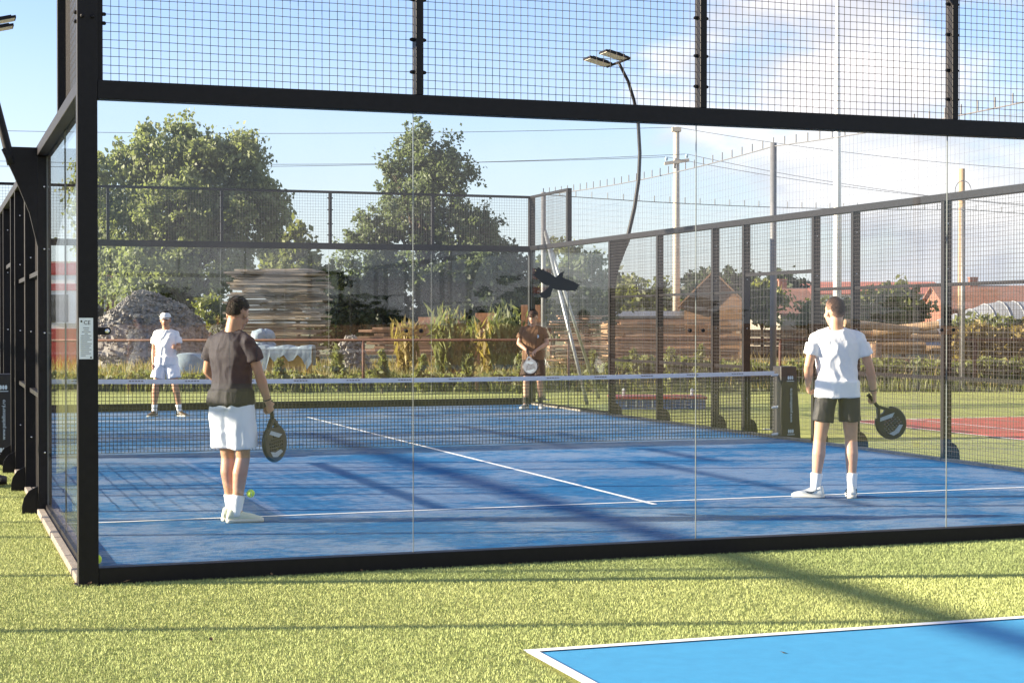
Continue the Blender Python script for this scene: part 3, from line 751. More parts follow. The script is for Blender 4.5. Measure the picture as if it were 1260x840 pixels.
tree('walnut_tree', 'broad walnut tree with drooping leaves, behind the gravel heap at the left', 'tree', (x, y, 0),
     [lobe(150,225,d,48,42,235), lobe(205,190,d,48,30,235), lobe(262,190,d,50,26,235), lobe(300,240,d,44,34,235), lobe(235,255,d,80,50,235), lobe(150,290,d,44,40,235), lobe(250,320,d,66,40,235),
      lobe(190,335,d,60,34,235), lobe(122,320,d,26,34,235), lobe(120,195,d,14,14,235), lobe(325,250,d,22,18,235), lobe(175,172,d,16,12,235), lobe(235,166,d,18,10,235), lobe(293,185,d,20,18,235), lobe(330,265,d,16,14,235)],
     100000, .12, M['walnut'], .34, .50, 430, 3, droop=.8)
d = 72; x, y = W(522, d)
tree('poplar_tree', 'tall rounded tree rising behind the far glass wall, narrow top', 'tree', (x, y, 0),
     [lobe(515,180,d,24,28,522), lobe(510,215,d,46,34,522), lobe(540,225,d,40,40,522), lobe(478,222,d,16,24,522), lobe(560,200,d,18,26,522), lobe(520,270,d,62,34,522), lobe(470,285,d,38,20,522), lobe(575,285,d,40,26,522), lobe(440,280,d,18,14,522), lobe(605,295,d,20,12,522), lobe(520,330,d,70,34,522), lobe(590,330,d,40,34,522), lobe(450,330,d,40,34,522), lobe(512,160,d,10,12,522), lobe(475,240,d,10,8,522)],
     70000, .105, M['poplar'], .3, .38, 400, 11, droop=.1)
d = 62; x, y = W(366, d)
tree('bush_tree', 'light green young tree between the walnut and the tall tree', 'tree', (x, y, 0), [lobe(362,300,d,16,20,366), lobe(375,325,d,30,26,366), lobe(350,345,d,24,26,366), lobe(392,335,d,20,20,366)], 4500, .16, M['bushleaf'], .1, .32, 50, 13)
d = 70; x, y = W(338, d)
tree('dark_tree', 'small dark tree just right of the walnut crown above the tall lumber stack', 'tree', (x, y, 0), [lobe(335,300,d,14,14,338), lobe(338,330,d,20,24,338)], 2400, .2, M['darkleaf'], .1, .4, 24, 14)
d = 60; x, y = W(258, d)
tree('bright_shrub', 'sunlit yellow green shrub between the gravel heap and the tall lumber stack', 'shrub', (x, y, 0), [lobe(258,378,d,18,14,258), lobe(266,395,d,16,14,258)], 1800, .14, M['brightleaf'], .06, .25, 24, 15, trunk=True)
# belt of dark trees behind the lumber
for i, (u, v, ru, rv, d, mm, lb) in enumerate([(425,365,30,40,64,'darkleaf','dark bushy tree right of the tall lumber stack'), (470,362,34,36,66,'darkleaf','dark tree below the left of the tall rounded tree'),
        (540,372,34,30,66,'darkleaf','low dark tree straight under the tall rounded tree'), (590,358,34,42,65,'darkleaf','dark tree behind the orange boards, second left of the far corner post'), (634,352,32,46,67,'darkleaf','dark tree behind the far corner of the court'),
        (680,345,32,44,70,'bushleaf','green tree behind the bird sticker'), (722,350,28,40,70,'poplar','green tree left of the light pole base')]):
    x, y = W(u, d)
    tree('dark_tree', lb, 'tree', (x, y, 0), [lobe(u,v,d,ru,rv,u), lobe(u-10,v+26,d,ru*.9,rv*.7,u), lobe(u+12,v+20,d,ru*.9,rv*.8,u)], 9000, .15, M[mm], .12, .4, 70, 20+i, 'trees in the belt behind the lumber yard')
for i, (u, v, ru, rv, d, mm, lb) in enumerate([(784,368,20,26,100,'bushleaf','round green tree left of the concrete utility pole'), (812,372,16,18,104,'bushleaf','small green tree just left of the concrete utility pole'),
        (752,358,14,14,130,'darkleaf','distant dark tree behind the light pole base'), (890,350,22,24,120,'darkleaf','dark tree crown rising behind the brown barn gable'), (918,356,16,16,122,'darkleaf','dark tree right of the barn gable'),
        (938,366,14,18,85,'brightleaf','yellow green tree in front of the red tiled house'), (1002,388,22,26,82,'bushleaf','green bush left of the white lamp post'), (1078,378,30,26,75,'bushleaf','large olive bush right of the white lamp post'),
        (1112,372,24,26,78,'bushleaf','olive bush in front of the long red roof'), (1052,392,20,22,74,'bushleaf','low olive bush beside the cage post'), (858,352,10,12,160,'darkleaf','far tree beside the concrete utility pole'),
        (960,352,18,10,170,'darkleaf','far dark tree line above the tiled house')]):
    x, y = W(u, d)
    tree('bush_tree', lb, 'tree', (x, y, 0), [lobe(u,v,d,ru,rv,u), lobe(u-ru*.4,v+rv*.6,d,ru*.8,rv*.8,u), lobe(u+ru*.4,v+rv*.6,d,ru*.8,rv*.8,u)], 3600, .2*d/80, M[mm], .1, .42*d/80, 46, 40+i, 'trees beyond the red court')
# saplings and tall weeds along the pipe fence
def sapling(u, v0, v1, d, m, label, seed, grp, wide=.32):
    x, y = W(u, d); z1 = Zv(v1, d); t = empty('young_tree', (x, y, -.02), label, 'sapling', grp)
    r = np.random.default_rng(seed); pts = []
    mb = MB(); mb.tube([(x, y, -.03), (x+.03, y, z1*.5), (x, y, z1)], [.018, .012, .004], 6); mb.build('stem', M['bark'], t)
    for i in range(26):
        f = r.uniform(.05, 1); z = z1*f; a = r.uniform(0, 2*PI); L_ = wide*z1*(1.05-f*.9)*r.uniform(.6, 1.1)
        for k in range(16):
            q = r.uniform(.1, 1); pts.append((x+math.cos(a)*L_*q+r.normal()*.02, y+math.sin(a)*L_*q+r.normal()*.02, z+L_*q*.45+r.normal()*.03))
    leaf_mesh('foliage', np.array(pts), .065, m, t, -.5, 2.6, seed); return t
sap = [(292,452,'left of the dark shirted player behind the net'), (345,442,'in front of the yellow crate'), (415,428,'left of the rusty fence post'), (470,434,'right of the rusty fence post'), (520,440,'just right of the first glass seam'), (576,436,'under the orange boards'), (640,440,'left of the brown shirted player'), (730,436,'left of the light pole post'), (780,432,'behind the red topped platform'), (826,430,'right of the red topped platform'), (862,428,'behind the second glass seam')]
for i, (u, v1, w_) in enumerate(sap):
    sapling(u, 480, v1, 37.5+.5*(i % 3), M['weedleaf'], 'pale green sapling '+w_, 60+i, 'saplings along the pipe fence')
def weeds(name, u0, u1, d0, d1, n, hmin, hmax, m, label, seed):
    r = np.random.default_rng(seed); u = r.uniform(u0, u1, n); dd = r.uniform(d0, d1, n)
    rr = (u-630)/FPX*dd; x = CAM[0]+rr*RX+dd*FX; y = CAM[1]+rr*RY+dd*FY
    cl = np.array([mnoise.noise(Vector((a*.6, b*.6, seed))) for a, b in zip(x, y)])
    h = r.uniform(hmin, hmax, n)*(1+.9*cl); k = h > hmin*.4; x, y, h = x[k], y[k], h[k]; n = len(x)
    a = r.uniform(0, 2*PI, n); w_ = r.uniform(.008, .02, n); la = r.uniform(0, 2*PI, n); ln = h*r.uniform(.1, .5, n)
    b0 = np.stack([x-np.cos(a)*w_, y-np.sin(a)*w_, np.full(n, -.03)], 1); b1 = np.stack([x+np.cos(a)*w_, y+np.sin(a)*w_, np.full(n, -.03)], 1)
    mx_ = np.cos(la)*ln*.4; my_ = np.sin(la)*ln*.4
    c1 = np.stack([x+mx_+np.cos(a)*w_*.8, y+my_+np.sin(a)*w_*.8, h*.6], 1); c0 = np.stack([x+mx_-np.cos(a)*w_*.8, y+my_-np.sin(a)*w_*.8, h*.6], 1)
    tp = np.stack([x+np.cos(la)*ln, y+np.sin(la)*ln, h], 1); tq = tp+np.array([.004, 0, 0])
    V = np.stack([b0, b1, c1, c0, tp, tq], 1).reshape(-1, 3); o = np.arange(n)[:, None]*6
    F = np.concatenate([o+np.array([[0,1,2,3]]), o+np.array([[3,2,5,4]])], 0)
    return tag(np_mesh(name, V, F, m), label, 'weeds', kind='stuff')
weeds('weeds', -200, 1600, 38.6, 48, 42000, .10, .36, M['weedleaf'], 'green weeds growing along the pipe fence behind the courts', 5)
weeds('dry_weeds', -200, 1600, 39, 56, 24000, .15, .5, M['dryleaf'], 'dry straw coloured weeds in the lumber yard', 6)
def hedge(u0, u1, d, v1, m, label, seed, n=9000, ls=.1):
    r = np.random.default_rng(seed); u = r.uniform(u0, u1, n); dd = d+r.uniform(-.5, .9, n)
    rr = (u-630)/FPX*dd; x = CAM[0]+rr*RX+dd*FX; y = CAM[1]+rr*RY+dd*FY
    top = np.array([Zv(v1, d)*(1+.45*mnoise.noise(Vector((a*.9, b*.9, seed)))) for a, b in zip(x, y)])
    z = top*r.uniform(0, 1, n)**.6
    return tag(leaf_mesh('hedge_growth', np.stack([x, y, z], 1), ls, m, None, -.2, 1.8, seed), label, 'weeds', kind='stuff')
hedge(735, 1500, 40, 447, M['bushleaf'], 'low leafy green growth along the far side of the red court', 8, 15000)
hedge(60, 735, 39.5, 462, M['weedleaf'], 'low leafy growth along the pipe fence behind the far glass', 9, 9000, .08)
hedge(1165, 1500, 52, 405, M['dryleaf'], 'brown overgrown mound of weeds at the right behind the wooden pole', 10, 9000, .13)
hedge(1165, 1500, 53, 398, M['bushleaf'], 'green creepers over the brown mound at the right', 12, 5000, .13)
# reeds in front of the orange boards
for i, (u, v1, m_) in enumerate([(545, 378, 'weedleaf'), (556, 384, 'dryleaf'), (616, 376, 'weedleaf'), (630, 384, 'weedleaf'), (604, 392, 'dryleaf'), (500, 394, 'dryleaf'), (574, 392, 'bushleaf')]):
    d = 43+.3*i; x, y = W(u, d); r = np.random.default_rng(80+i); n = 420; h = Zv(v1, d)
    f = r.uniform(.0, 1, n); a = r.uniform(0, 2*PI, n); L_ = r.uniform(.05, .42, n)*(.4+f)
    pts = np.stack([x+np.cos(a)*L_*.8, y+np.sin(a)*L_*.8, h*f*r.uniform(.7, 1.05, n)], 1)
    t = empty('reed_clump', (x, y, 0), ['tall green reeds left of the orange boards', 'dry reeds at the left edge of the orange boards', 'tall green reeds right of the orange boards', 'short green reeds beside the far corner post', 'dry reeds between the orange boards', 'short dry reeds just left of the first glass seam', 'thin green reeds before the lower orange panel'][i], 'reeds', 'reeds by the orange boards')
    leaf_mesh('foliage', pts, .07, M[m_], t, -1.4, 5.5, 81+i)

# ------------------------------------------------------------------ yard behind the court
# gravel heap
def heap(name, label, u, d, ru, v1, m, seed):
    x0, y0 = W(u, d); rx = ru*d/FPX; H = Zv(v1, d); mb = MB(); nr, na = 60, 150; vs = [(x0, y0, H)]; fs = []
    for i in range(1, nr+1):
        f = i/nr
        for k in range(na):
            a = 2*PI*k/na; px, py = x0+math.cos(a)*rx*f, y0+math.sin(a)*rx*f*.8
            z = H*(1-f**1.7)*(1+.38*mnoise.noise(Vector((px*.6, py*.6, seed))))+.16*mnoise.noise(Vector((px*1.7, py*1.7, seed)))*(1-f)+.09*mnoise.noise(Vector((px*4, py*4, seed)))+.05*mnoise.noise(Vector((px*9, py*9, seed)))
            vs.append((px, py, z-.04))
    for k in range(na): fs.append((0, 1+k, 1+(k+1) % na))
    for i in range(nr-1):
        for k in range(na):
            a, b = 1+i*na+k, 1+i*na+(k+1) % na; fs.append((a, a+na, b+na, b))
    mb.add(vs, fs); r = np.random.default_rng(seed)
    for _ in range(int(5200*min(1, rx/2.5))):
        v = Vector(vs[r.integers(1, len(vs))])+Vector((r.normal()*.05, r.normal()*.05, .0)); q = r.uniform(.025, .085)
        u_ = [Vector(w_)*q*r.uniform(.6, 1.3) for w_ in ((1,0,0),(-.5,.87,0),(-.5,-.87,0),(0,0,.9),(0,0,-.7))]
        mb.add([v+w_ for w_ in u_], [(0,1,3),(1,2,3),(2,0,3),(1,0,4),(2,1,4),(0,2,4)])
    o = mb.build(name, m, loc=(x0, y0, 0)); return tag(o, label, 'gravel heap')
heap('gravel_heap', 'large grey gravel heap below the walnut tree', 180, 56, 112, 367, M['gravel'], 2)
heap('gravel_heap', 'small pale rubble heap right of the tall lumber stack', 432, 46, 30, 410, M['gravel'], 5)
# lumber: every board its own object
def plank_mesh(L_, w_, h_, m, seed):
    r = random.Random(seed); mb = MB(); n = 7; rings = []
    for i in range(n):
        x = -L_/2+L_*i/(n-1); dz = r.uniform(-.012, .012); dy = r.uniform(-.02, .02)
        rings.append([(x, -w_/2+dy, dz), (x, w_/2+dy, dz), (x, w_/2+dy+r.uniform(-.01, .01), h_+dz), (x, -w_/2+dy, h_+dz)])
    mb.loft(rings); me = mb.mesh('plank'); me.materials.append(m)
    bm = bmesh.new(); bm.from_mesh(me); bmesh.ops.recalc_face_normals(bm, faces=bm.faces[:]); bm.to_mesh(me); bm.free(); return me
def stack(u0, u1, d, v0, v1, rows, label, grp, m, seed, jit=.14, depth=2, gap=.16, tilt=0):
    r = random.Random(seed); L_ = (u1-u0)*d/FPX; x0, y0 = W((u0+u1)/2, d); z0 = max(0, Zv(v0, d)); z1 = Zv(v1, d); h_ = (z1-z0)/rows
    ms = [plank_mesh(L_*f, 1.2, h_*(1-gap*q), m, seed*9+i) for i, (f, q) in enumerate(((1, 1), (.93, .6), (1.04, 1.3), (.8, .8)))]
    for k in range(rows):
        me = ms[r.randrange(4)]
        o = bpy.data.objects.new('plank', me); C.objects.link(o); j = r.uniform(-jit, jit)
        o.location = (x0+j*RX, y0+j*RY+r.uniform(-.06, .06), z0+k*h_); o.rotation_euler = (r.uniform(-.01, .01), r.uniform(-.012, .012)+tilt, -YAW+r.uniform(-.03, .03))
        tag(o, label, 'plank', grp)
stack(284, 402, 55, 446, 331, 44, 'weathered board in the tall stack of horizontal boards', 'boards in the tall lumber stack', M['plank'], 1, .16)
stack(448, 540, 50, 436, 402, 9, 'brown board in the low stack left of the orange boards', 'boards in the low lumber stack', M['plank2'], 2, .2)
stack(684, 748, 50, 446, 386, 18, 'pale fresh board in the ragged pile behind the bird sticker', 'boards in the pile behind the far corner', M['plank2'], 3, .22, gap=.6)
stack(672, 752, 47, 452, 424, 7, 'pale board at the foot of the ragged pile behind the far corner', 'boards at the foot of the pile', M['plank2'], 6, .25, gap=.6)
stack(560, 640, 52, 430, 405, 8, 'pale batten stacked before the orange boards', 'battens before the orange boards', M['plank'], 4, .2, gap=.8)
stack(752, 905, 57, 456, 392, 17, 'reddish brown board in the long stack before the brown barn', 'boards in the long stack by the barn', M['plank2'], 7, .2)
stack(912, 1000, 60, 440, 405, 7, 'dark log like board stacked left of the white shirted player', 'dark boards beyond the red court', M['bark'], 8, .25)
# orange boards standing behind the reeds
for i, (u0, u1, v1) in enumerate(((488, 512, 395), (514, 536, 388), (540, 559, 383), (562, 580, 392), (584, 609, 381), (642, 666, 374))):
    d = 56; xa, ya = W(u0, d); xb_, yb_ = W(u1, d); z = Zv(v1, d)
    mb = MB(); w_ = math.hypot(xb_-xa, yb_-ya); c = ((xa+xb_)/2, (ya+yb_)/2, z/2)
    tl = Vector((RX*.03*math.sin(i*2.1), RY*.03*math.sin(i*2.1), 1)).normalized(); mb.obox(c, (RX, RY, 0), (FX, FY, 0), tl, w_, .08, z*(.93+.07*math.sin(i*3)))
    mb.obox((c[0]-FX*.06, c[1]-FY*.06, z*.3), (RX, RY, 0), (FX, FY, 0), (0,0,1), w_*.98, .04, .1); mb.obox((c[0]-FX*.06, c[1]-FY*.06, z*.75), (RX, RY, 0), (FX, FY, 0), (0,0,1), w_*.98, .04, .1)
    o = mb.build('wood_panel', M['orange'], loc=(c[0], c[1], 0))
    tag(o, ['narrow orange panel right of the first glass seam, left of the reeds', 'orange panel immediately left of the dry reeds', 'orange panel behind the dry reeds', 'lower orange panel between the two reed clumps', 'tall wide orange panel left of the green reeds', 'tall orange panel behind the brown shirted player'][i], 'wood panel', 'orange wood panels behind the reeds')
# yellow crate under a pale tarp
d = 42; x, y = W(352, d); t = empty('covered_crate', (x, y, 0), 'yellow crate under a draped pale tarp behind the net', 'crate')
s = d/FPX; ax = Vector((RX, RY, 0)); ay = Vector((FX, FY, 0)); az = Vector((0,0,1)); c = Vector((x, y, 0))
mb = MB(); mb.obox(c+az*.52, ax, ay, az, 60*s, .8, .84)
for k in range(5): mb.obox(c+az*(.18+.17*k)-ay*.41, ax, ay, az, 61*s, .025, .13)
mb.build('crate_body', M['yellowbox'], t)
mb = MB(); rings = []; rr_ = random.Random(3)
for k in range(13):
    a = (-34+68*k/12)*s; fl = .26+.10*math.sin(k*1.9)+(.42 if k < 3 else 0)+(.18 if k > 10 else 0); tz = 1.0+.025*math.sin(k*1.3)
    prof = [(-.47, .95-fl), (-.46, .93), (-.40, tz), (.40, tz), (.46, .93), (.47, .5), (.445, .5), (.42, .93), (-.42, .93), (-.445, .95-fl)]
    rings.append([c+ax*a+ay*b+az*q for b, q in prof])
mb.loft(rings); mb.build('tarp', M['tarp'], t)
d = 44; x, y = W(324, d); mb = MB(); mb.box(x-.3, x+.3, y-.25, y+.25, -.02, 1.02); mb.ball((x-.08, y, 1.2), .27, .9, .8, .8); mb.ball((x+.12, y, 1.2), .24, .9, .8, .85)
me = fuse(mb, .035, 4, .5, .035, (3,3,3)); me.transform(Matrix.Translation((-x, -y, 0))); o = link_mesh('sack', me, M['tarp'], None); o.location = (x, y, 0); tag(o, 'pale blue plastic sack on a stand above the tarp covered crate', 'sack')
d = 44; x, y = W(232, d); s = d/FPX; c = Vector((x, y, 0)); mb = MB(); rings = []
for k in range(5):
    o_ = -.6+1.2*k/4; rings.append([c+ax*(a*s)+ay*o_+az*b for a, b in ((-34,.0),(-30,.35),(-20,.62),(-6,.78),(10,.76),(22,.6),(30,.3),(32,0))])
mb.loft(rings); o = mb.build('tarp_heap', M['tarp'], loc=(x, y, 0), smooth=True); tag(o, 'low rounded heap under a pale blue tarp, right of the capped player', 'tarp')
# rusty pipe fence
x0, y0 = W(447, 39); t = empty('pipe_fence', (x0, y0, 0), 'rusty brown pipe fence with one rail behind the courts', 'fence')
mb = MB(); xa, ya = W(-300, 39); xb_, yb_ = W(1700, 39); mb.tube([(xa, ya, 1.16), (xb_, yb_, 1.19)], .032, 8); mb.build('rail', M['rust'], t, True)
for u in (-220, 40, 255, 447, 700, 960, 1200, 1450):
    x, y = W(u, 39); mb = MB(); mb.tube([(x, y, -.05), (x, y, 1.16)], .035, 8); mb.build('post', M['rust'], t, True)
# gabled buildings; the brown barn is a near-glass reflection built as a solid shape
def gabled(name, label, cat, u0, u1, d, veave, vridge, depth, wallm, roofm, yaw=0, wins=(), chim=None, along=False, grp=None):
    s = d/FPX; uc = (u0+u1)/2; x, y = W(uc, d); t = empty(name, (x, y, 0), label, cat, grp)
    w_ = (u1-u0)*s; ze = Zv(veave, d); zr = Zv(vridge, d); ca, sa = math.cos(-YAW+yaw), math.sin(-YAW+yaw)
    A = Vector((ca, sa, 0)); B = Vector((-sa, ca, 0)); o = Vector((x, y, 0)); Z = Vector((0,0,1))
    mb = MB()
    if along:   # ridge runs across the view
        pr = [(0, -.1), (depth, -.1), (depth, ze), (depth/2, zr), (0, ze)]
        mb.prism(pr, o, B, Z, A, w_); mb.build('wall', wallm, t)
        mb = MB(); e = .35; k = (zr-ze)/(depth/2)
        rp = [(-e, ze-k*e+.03), (depth/2, zr+.03), (depth+e, ze-k*e+.03), (depth+e, ze-k*e+.15), (depth/2, zr+.15), (-e, ze-k*e+.15)]
        mb.prism(rp, o, B, Z, A, w_+.7); rf = mb.build('roof', roofm, t)
    else:
        pr = [(-w_/2, -.1), (w_/2, -.1), (w_/2, ze), (0, zr), (-w_/2, ze)]
        mb.prism(pr, o+B*depth/2, A, Z, B, depth); mb.build('wall', wallm, t)
        mb = MB(); e = .3; k = (zr-ze)/(w_/2)
        rp = [(-w_/2-e, ze-k*e+.03), (0, zr+.03), (w_/2+e, ze-k*e+.03), (w_/2+e, ze-k*e+.13), (0, zr+.13), (-w_/2-e, ze-k*e+.13)]
        mb.prism(rp, o+B*depth/2, A, Z, B, depth+.6); rf = mb.build('roof', roofm, t)
    if chim is not None:
        mb = MB(); c = o+A*chim*w_+B*depth*.5+Z*(zr+.25); mb.obox(c, A, B, Z, .6, .6, 1.0); mb.obox(c+Z*.52, A, B, Z, .72, .72, .1); mb.build('chimney', M['brick'], rf)
    for a, z, ww, hh in wins:
        c = o+A*a*w_-B*.02+Z*z; mb = MB(); mb.obox(c, A, B, Z, ww, .05, hh); f = mb.build('window', M['white'], t)
        mb = MB()
        for q in (-1, 1): mb.obox(c-B*.02+A*q*ww*.23, A, B, Z, ww*.4, .04, hh*.86)
        mb.build('pane', M['dglass'], f)
    return t
gabled('barn', 'brown barn shape beside the long board stack, standing in for a gable reflected in the near glass', 'barn', 842, 914, 76, 372, 336, 9, M['barn'], M['barn'], yaw=-.15)
gabled('lumber_shed', 'long brown plank shed with a flat low roof left of the barn', 'shed', 748, 842, 77, 392, 386, 6, M['barn'], M['greypole'], along=True)
gabled('tiled_house', 'old house with a red tiled roof right of the barn, chimney stack', 'house', 915, 1000, 125, 378, 355, 9, M['render'], M['tile'], along=True, wins=((-.2, 1.2, 1, 1.1), (.2, 1.2, 1, 1.1)), chim=.2)
gabled('tiled_house', 'gabled red tiled house behind the yellow green tree', 'house', 958, 1022, 110, 386, 360, 8, M['render'], M['tile'], yaw=.25, along=True, wins=((.3, 1.0, 1, 1),))
gabled('long_hall', 'long low hall with a bright red roof behind the white lamp post', 'hall', 985, 1168, 210, 362, 346, 18, M['white'], M['tile_red'], along=True)
gabled('tiled_house', 'wide dark red tiled house at the right edge behind the wooden pole', 'house', 1168, 1330, 130, 380, 352, 9, M['brick'], M['tile'], along=True, chim=-.2)
gabled('tiled_house', 'small house with a brown tiled roof behind the light pole base', 'house', 748, 790, 140, 372, 358, 8, M['brick'], M['tile'], along=True)
gabled('brick_house', 'red brick house at the left beside the walnut tree', 'house', 30, 136, 74, 350, 322, 8, M['brick'], M['tile'], yaw=.2, along=True, wins=((.3, 2.0, 1.0, 1.2),))
# film greenhouse
d = 88; t = empty('greenhouse', (*W(1190, d), 0), 'low pale film greenhouse behind the logs at the right', 'greenhouse')
s = d/FPX; c = Vector((*W(1190, d), 0)); rings = []; zz = Zv(371, d)
for k in range(14):
    f = k/13; o_ = (-85+230*f)*s; e = min(1, .35+1.3*f) if f < .5 else 1
    rings.append([c+ax*o_+ay*(3*math.cos(a))+az*(zz*e*math.sin(a)) for a in [PI*j/12 for j in range(13)]])
mb = MB(); mb.loft(rings); mb.build('film', M['grate'], t, True)
mb = MB()
for k in range(1, 13):
    r_ = rings[k]; mb.tube([p+az*.02 for p in r_], .03, 6)
mb.build('hoop', M['grate'], t)
# logs beyond the red court
def log(u, v, d, L_, r_, ang, label, tilt=0):
    x, y = W(u, d); z = max(r_, Zv(v, d)); dv = Vector((math.cos(ang)*RX, math.cos(ang)*RY, 0))+Vector((math.sin(ang)*FX, math.sin(ang)*FY, tilt))
    mb = MB(); p = Vector((x, y, z)); mb.tube([p-dv*L_/2, p, p+dv*L_/2], [r_, r_*.95, r_*.85], 12)
    o = mb.build('log', M['log'], loc=(x, y, 0)); tag(o, label, 'log', 'cut logs beyond the red court')
for i, (u, v, L_, r_, an, ti, lb) in enumerate([(1085,402,2.4,.13,.15,-.1,'pale log lying on top of the log pile'), (1115,404,2.0,.15,-.3,.12,'thick pale log slanting at the right of the log pile'), (1070,412,2.6,.14,.1,0,'log in the middle of the pile, left end'),
        (1120,416,2.2,.14,.0,0,'log in the middle of the pile, right end'), (1085,426,2.8,.16,.05,0,'log near the bottom of the pile'), (1125,430,2.4,.15,-.1,0,'log at the bottom right of the pile'), (1140,410,.7,.16,.2,.05,'short dark log stub at the pile end'), (1220,452,2.2,.14,.05,0,'grey log lying in the weeds by the wooden pole'), (1180,450,1.8,.12,-.1,0,'thin log in the weeds left of the wooden pole')]):
    log(u, v, 52+.4*i, L_, r_, an, lb, ti)
d = 44; x, y = W(1075, d); mb = MB(); mb.tube([(x, y, -.05), (x, y, .7), (x+.02, y, 1.02)], [.22, .2, .2], 14); o = mb.build('tree_stump', M['plank2'], loc=(x, y, 0)); tag(o, 'upright orange tree stump behind the white shirted player', 'stump')
x, y = W(1113, d); mb = MB(); mb.tube([(x, y, -.05), (x, y, .45), (x+.02, y, .62)], [.17, .16, .16], 14); o = mb.build('tree_stump', M['plank2'], loc=(x, y, 0)); tag(o, 'short tree stump right of the tall orange stump', 'stump')
# red and white kiosk at the left, seen through the side glass
d = 50; x, y = W(78, d); t = empty('kiosk', (x, y, 0), 'red and white kiosk seen through the left side glass', 'kiosk'); c = Vector((x, y, 0)); s = d/FPX
mb = MB(); mb.obox(c+az*1.55, ax, ay, az, 46*s, 1.6, 3.1); mb.build('wall', M['white'], t)
for z, h_ in ((3.9-.75, .35), (2.62, .2), (.8, 1.2)):
    mb = MB(); mb.obox(c+az*z, ax, ay, az, 46*s+.06, 1.66, h_); mb.build('red_band', M['redpaint'], t)
mb = MB(); mb.obox(c+az*2.0-ay*.82, ax, ay, az, 30*s, .05, .8); mb.build('window', M['dglass'], t)
# red topped platform by the cage
t = empty('low_platform', (11.84, 18.1, 0), 'low blue sided platform with a red top beyond the right side fence', 'platform')
c = Vector((11.84, 18.1, 0)); A = Vector((.945, -.328, 0)); B = Vector((.328, .945, 0))
mb = MB(); mb.obox(c+az*.08, A, B, az, 1.72, .9, .20); mb.build('side', M['blueside'], t)
mb = MB(); mb.obox(c+az*.20, A, B, az, 1.78, .96, .045); bevel(mb.build('top', M['redpaint'], t), .01)
mb = MB()
for k in range(9): mb.obox(c+az*.09-B*.452+A*(-.6+.15*k+(.03 if k % 2 else 0)), A, B, az, .012, .006, .13)
mb.build('white_stripe', M['white'], t)
for sx in (-.62, .66):
    mb = MB(); mb.tube([c+A*sx+az*.22, c+A*sx+az*.30], [.03, .03], 8); mb.ball(c+A*sx+az*.32, .04); mb.build('knob', M['white'], t)
# utility poles and wires
def upole(u, d, vtop, rad, m, label):
    x, y = W(u, d); z = Zv(vtop, d); t = empty('utility_pole', (x, y, 0), label, 'utility pole'); mb = MB(); mb.tube([(x, y, -.2), (x, y, z)], [rad*1.35, rad], 12); mb.build('shaft', m, t, True); return t, Vector((x, y, z))
t, p1 = upole(832, 84, 157, .15, M['polecon'], 'pale concrete utility pole with a slanted crossarm')
mb = MB(); mb.obox(p1-az*.12, ax, ay, az, .45, .4, .2); mb.build('pole_cap', M['polecon'], t)
ca_ = p1-az*1.75; mb = MB(); dirx = (ax*1+az*.14).normalized(); mb.obox(ca_-ay*.2, dirx, ay, az, 1.25, .14, .16); mb.build('crossarm', M['polecon'], t)
ins = []
for k in (-.52, .5):
    q = ca_-ay*.2+dirx*k+az*.12; mb = MB(); mb.tube([q, q+az*.1, q+az*.2], [.05, .09, .05], 8); mb.build('insulator', M['ceramic'], t); ins.append(q+az*.2)
t, p2 = upole(1183, 72, 208, .13, M['polewood'], 'bare wooden utility pole with a coil of cable near its top')
mb = MB(); cz = p2-az*.95; mb.tube([cz-ay*.2+ax*(.34*math.cos(a))+az*(.42*math.sin(a)) for a in [2*PI*k/28 for k in range(29)]], .018, 6); mb.build('cable_coil', M['greypole'], t)
def cable(a, b, sag, label, r_=.014):
    a = Vector(a); b = Vector(b); pts = [a.lerp(b, i/24)-az*(sag*4*(i/24)*(1-i/24)) for i in range(25)]
    mb = MB(); mb.tube(pts, r_, 5); o = mb.build('power_cable', M['greypole'], loc=a); tag(o, label, 'cable', 'overhead cables')
def at(u, v, d): return Vector((*W(u, d), Zv(v, d)))
cable(p1, at(-60, 160, 84), .25, 'topmost overhead cable running left from the concrete pole')
cable(ins[0], at(-60, 197, 84), .3, 'upper of the two lower cables running left from the crossarm')
cable(ins[1], at(-60, 204, 84), .3, 'lower of the two lower cables running left from the crossarm')
cable(p1, at(1400, 215, 80), .4, 'topmost overhead cable running right from the concrete pole')
cable(ins[0], at(1400, 258, 80), .5, 'cable running right from the left insulator of the crossarm')
cable(ins[1], at(1400, 262, 80), .5, 'cable running right from the right insulator of the crossarm')
# tall white lamp post, upper part bare
x, y = W(1030, 46); t = empty('lamp_post', (x, y, 0), 'tall slim white lamp post behind the white shirted player', 'lamp post')
mb = MB(); mb.tube([(x, y, -.1), (x, y, 5.4), (x, y, 12.5)], [.125, .1, .035], 14); mb.build('pole', M['white'], t, True)
mb = MB(); mb.tube([(x, y, -.05), (x, y, .5)], [.2, .17], 14); mb.build('base', M['galv'], t)
mb = MB(); mb.tube([(x, y, 12.4), (x+.5, y, 12.8), (x+1.3, y, 12.85)], [.035, .03, .03], 8); mb.obox((x+1.6, y, 12.83), (1,0,0), (0,1,0), (0,0,1), .7, .28, .1); mb.build('lamp_head', M['galv'], t)
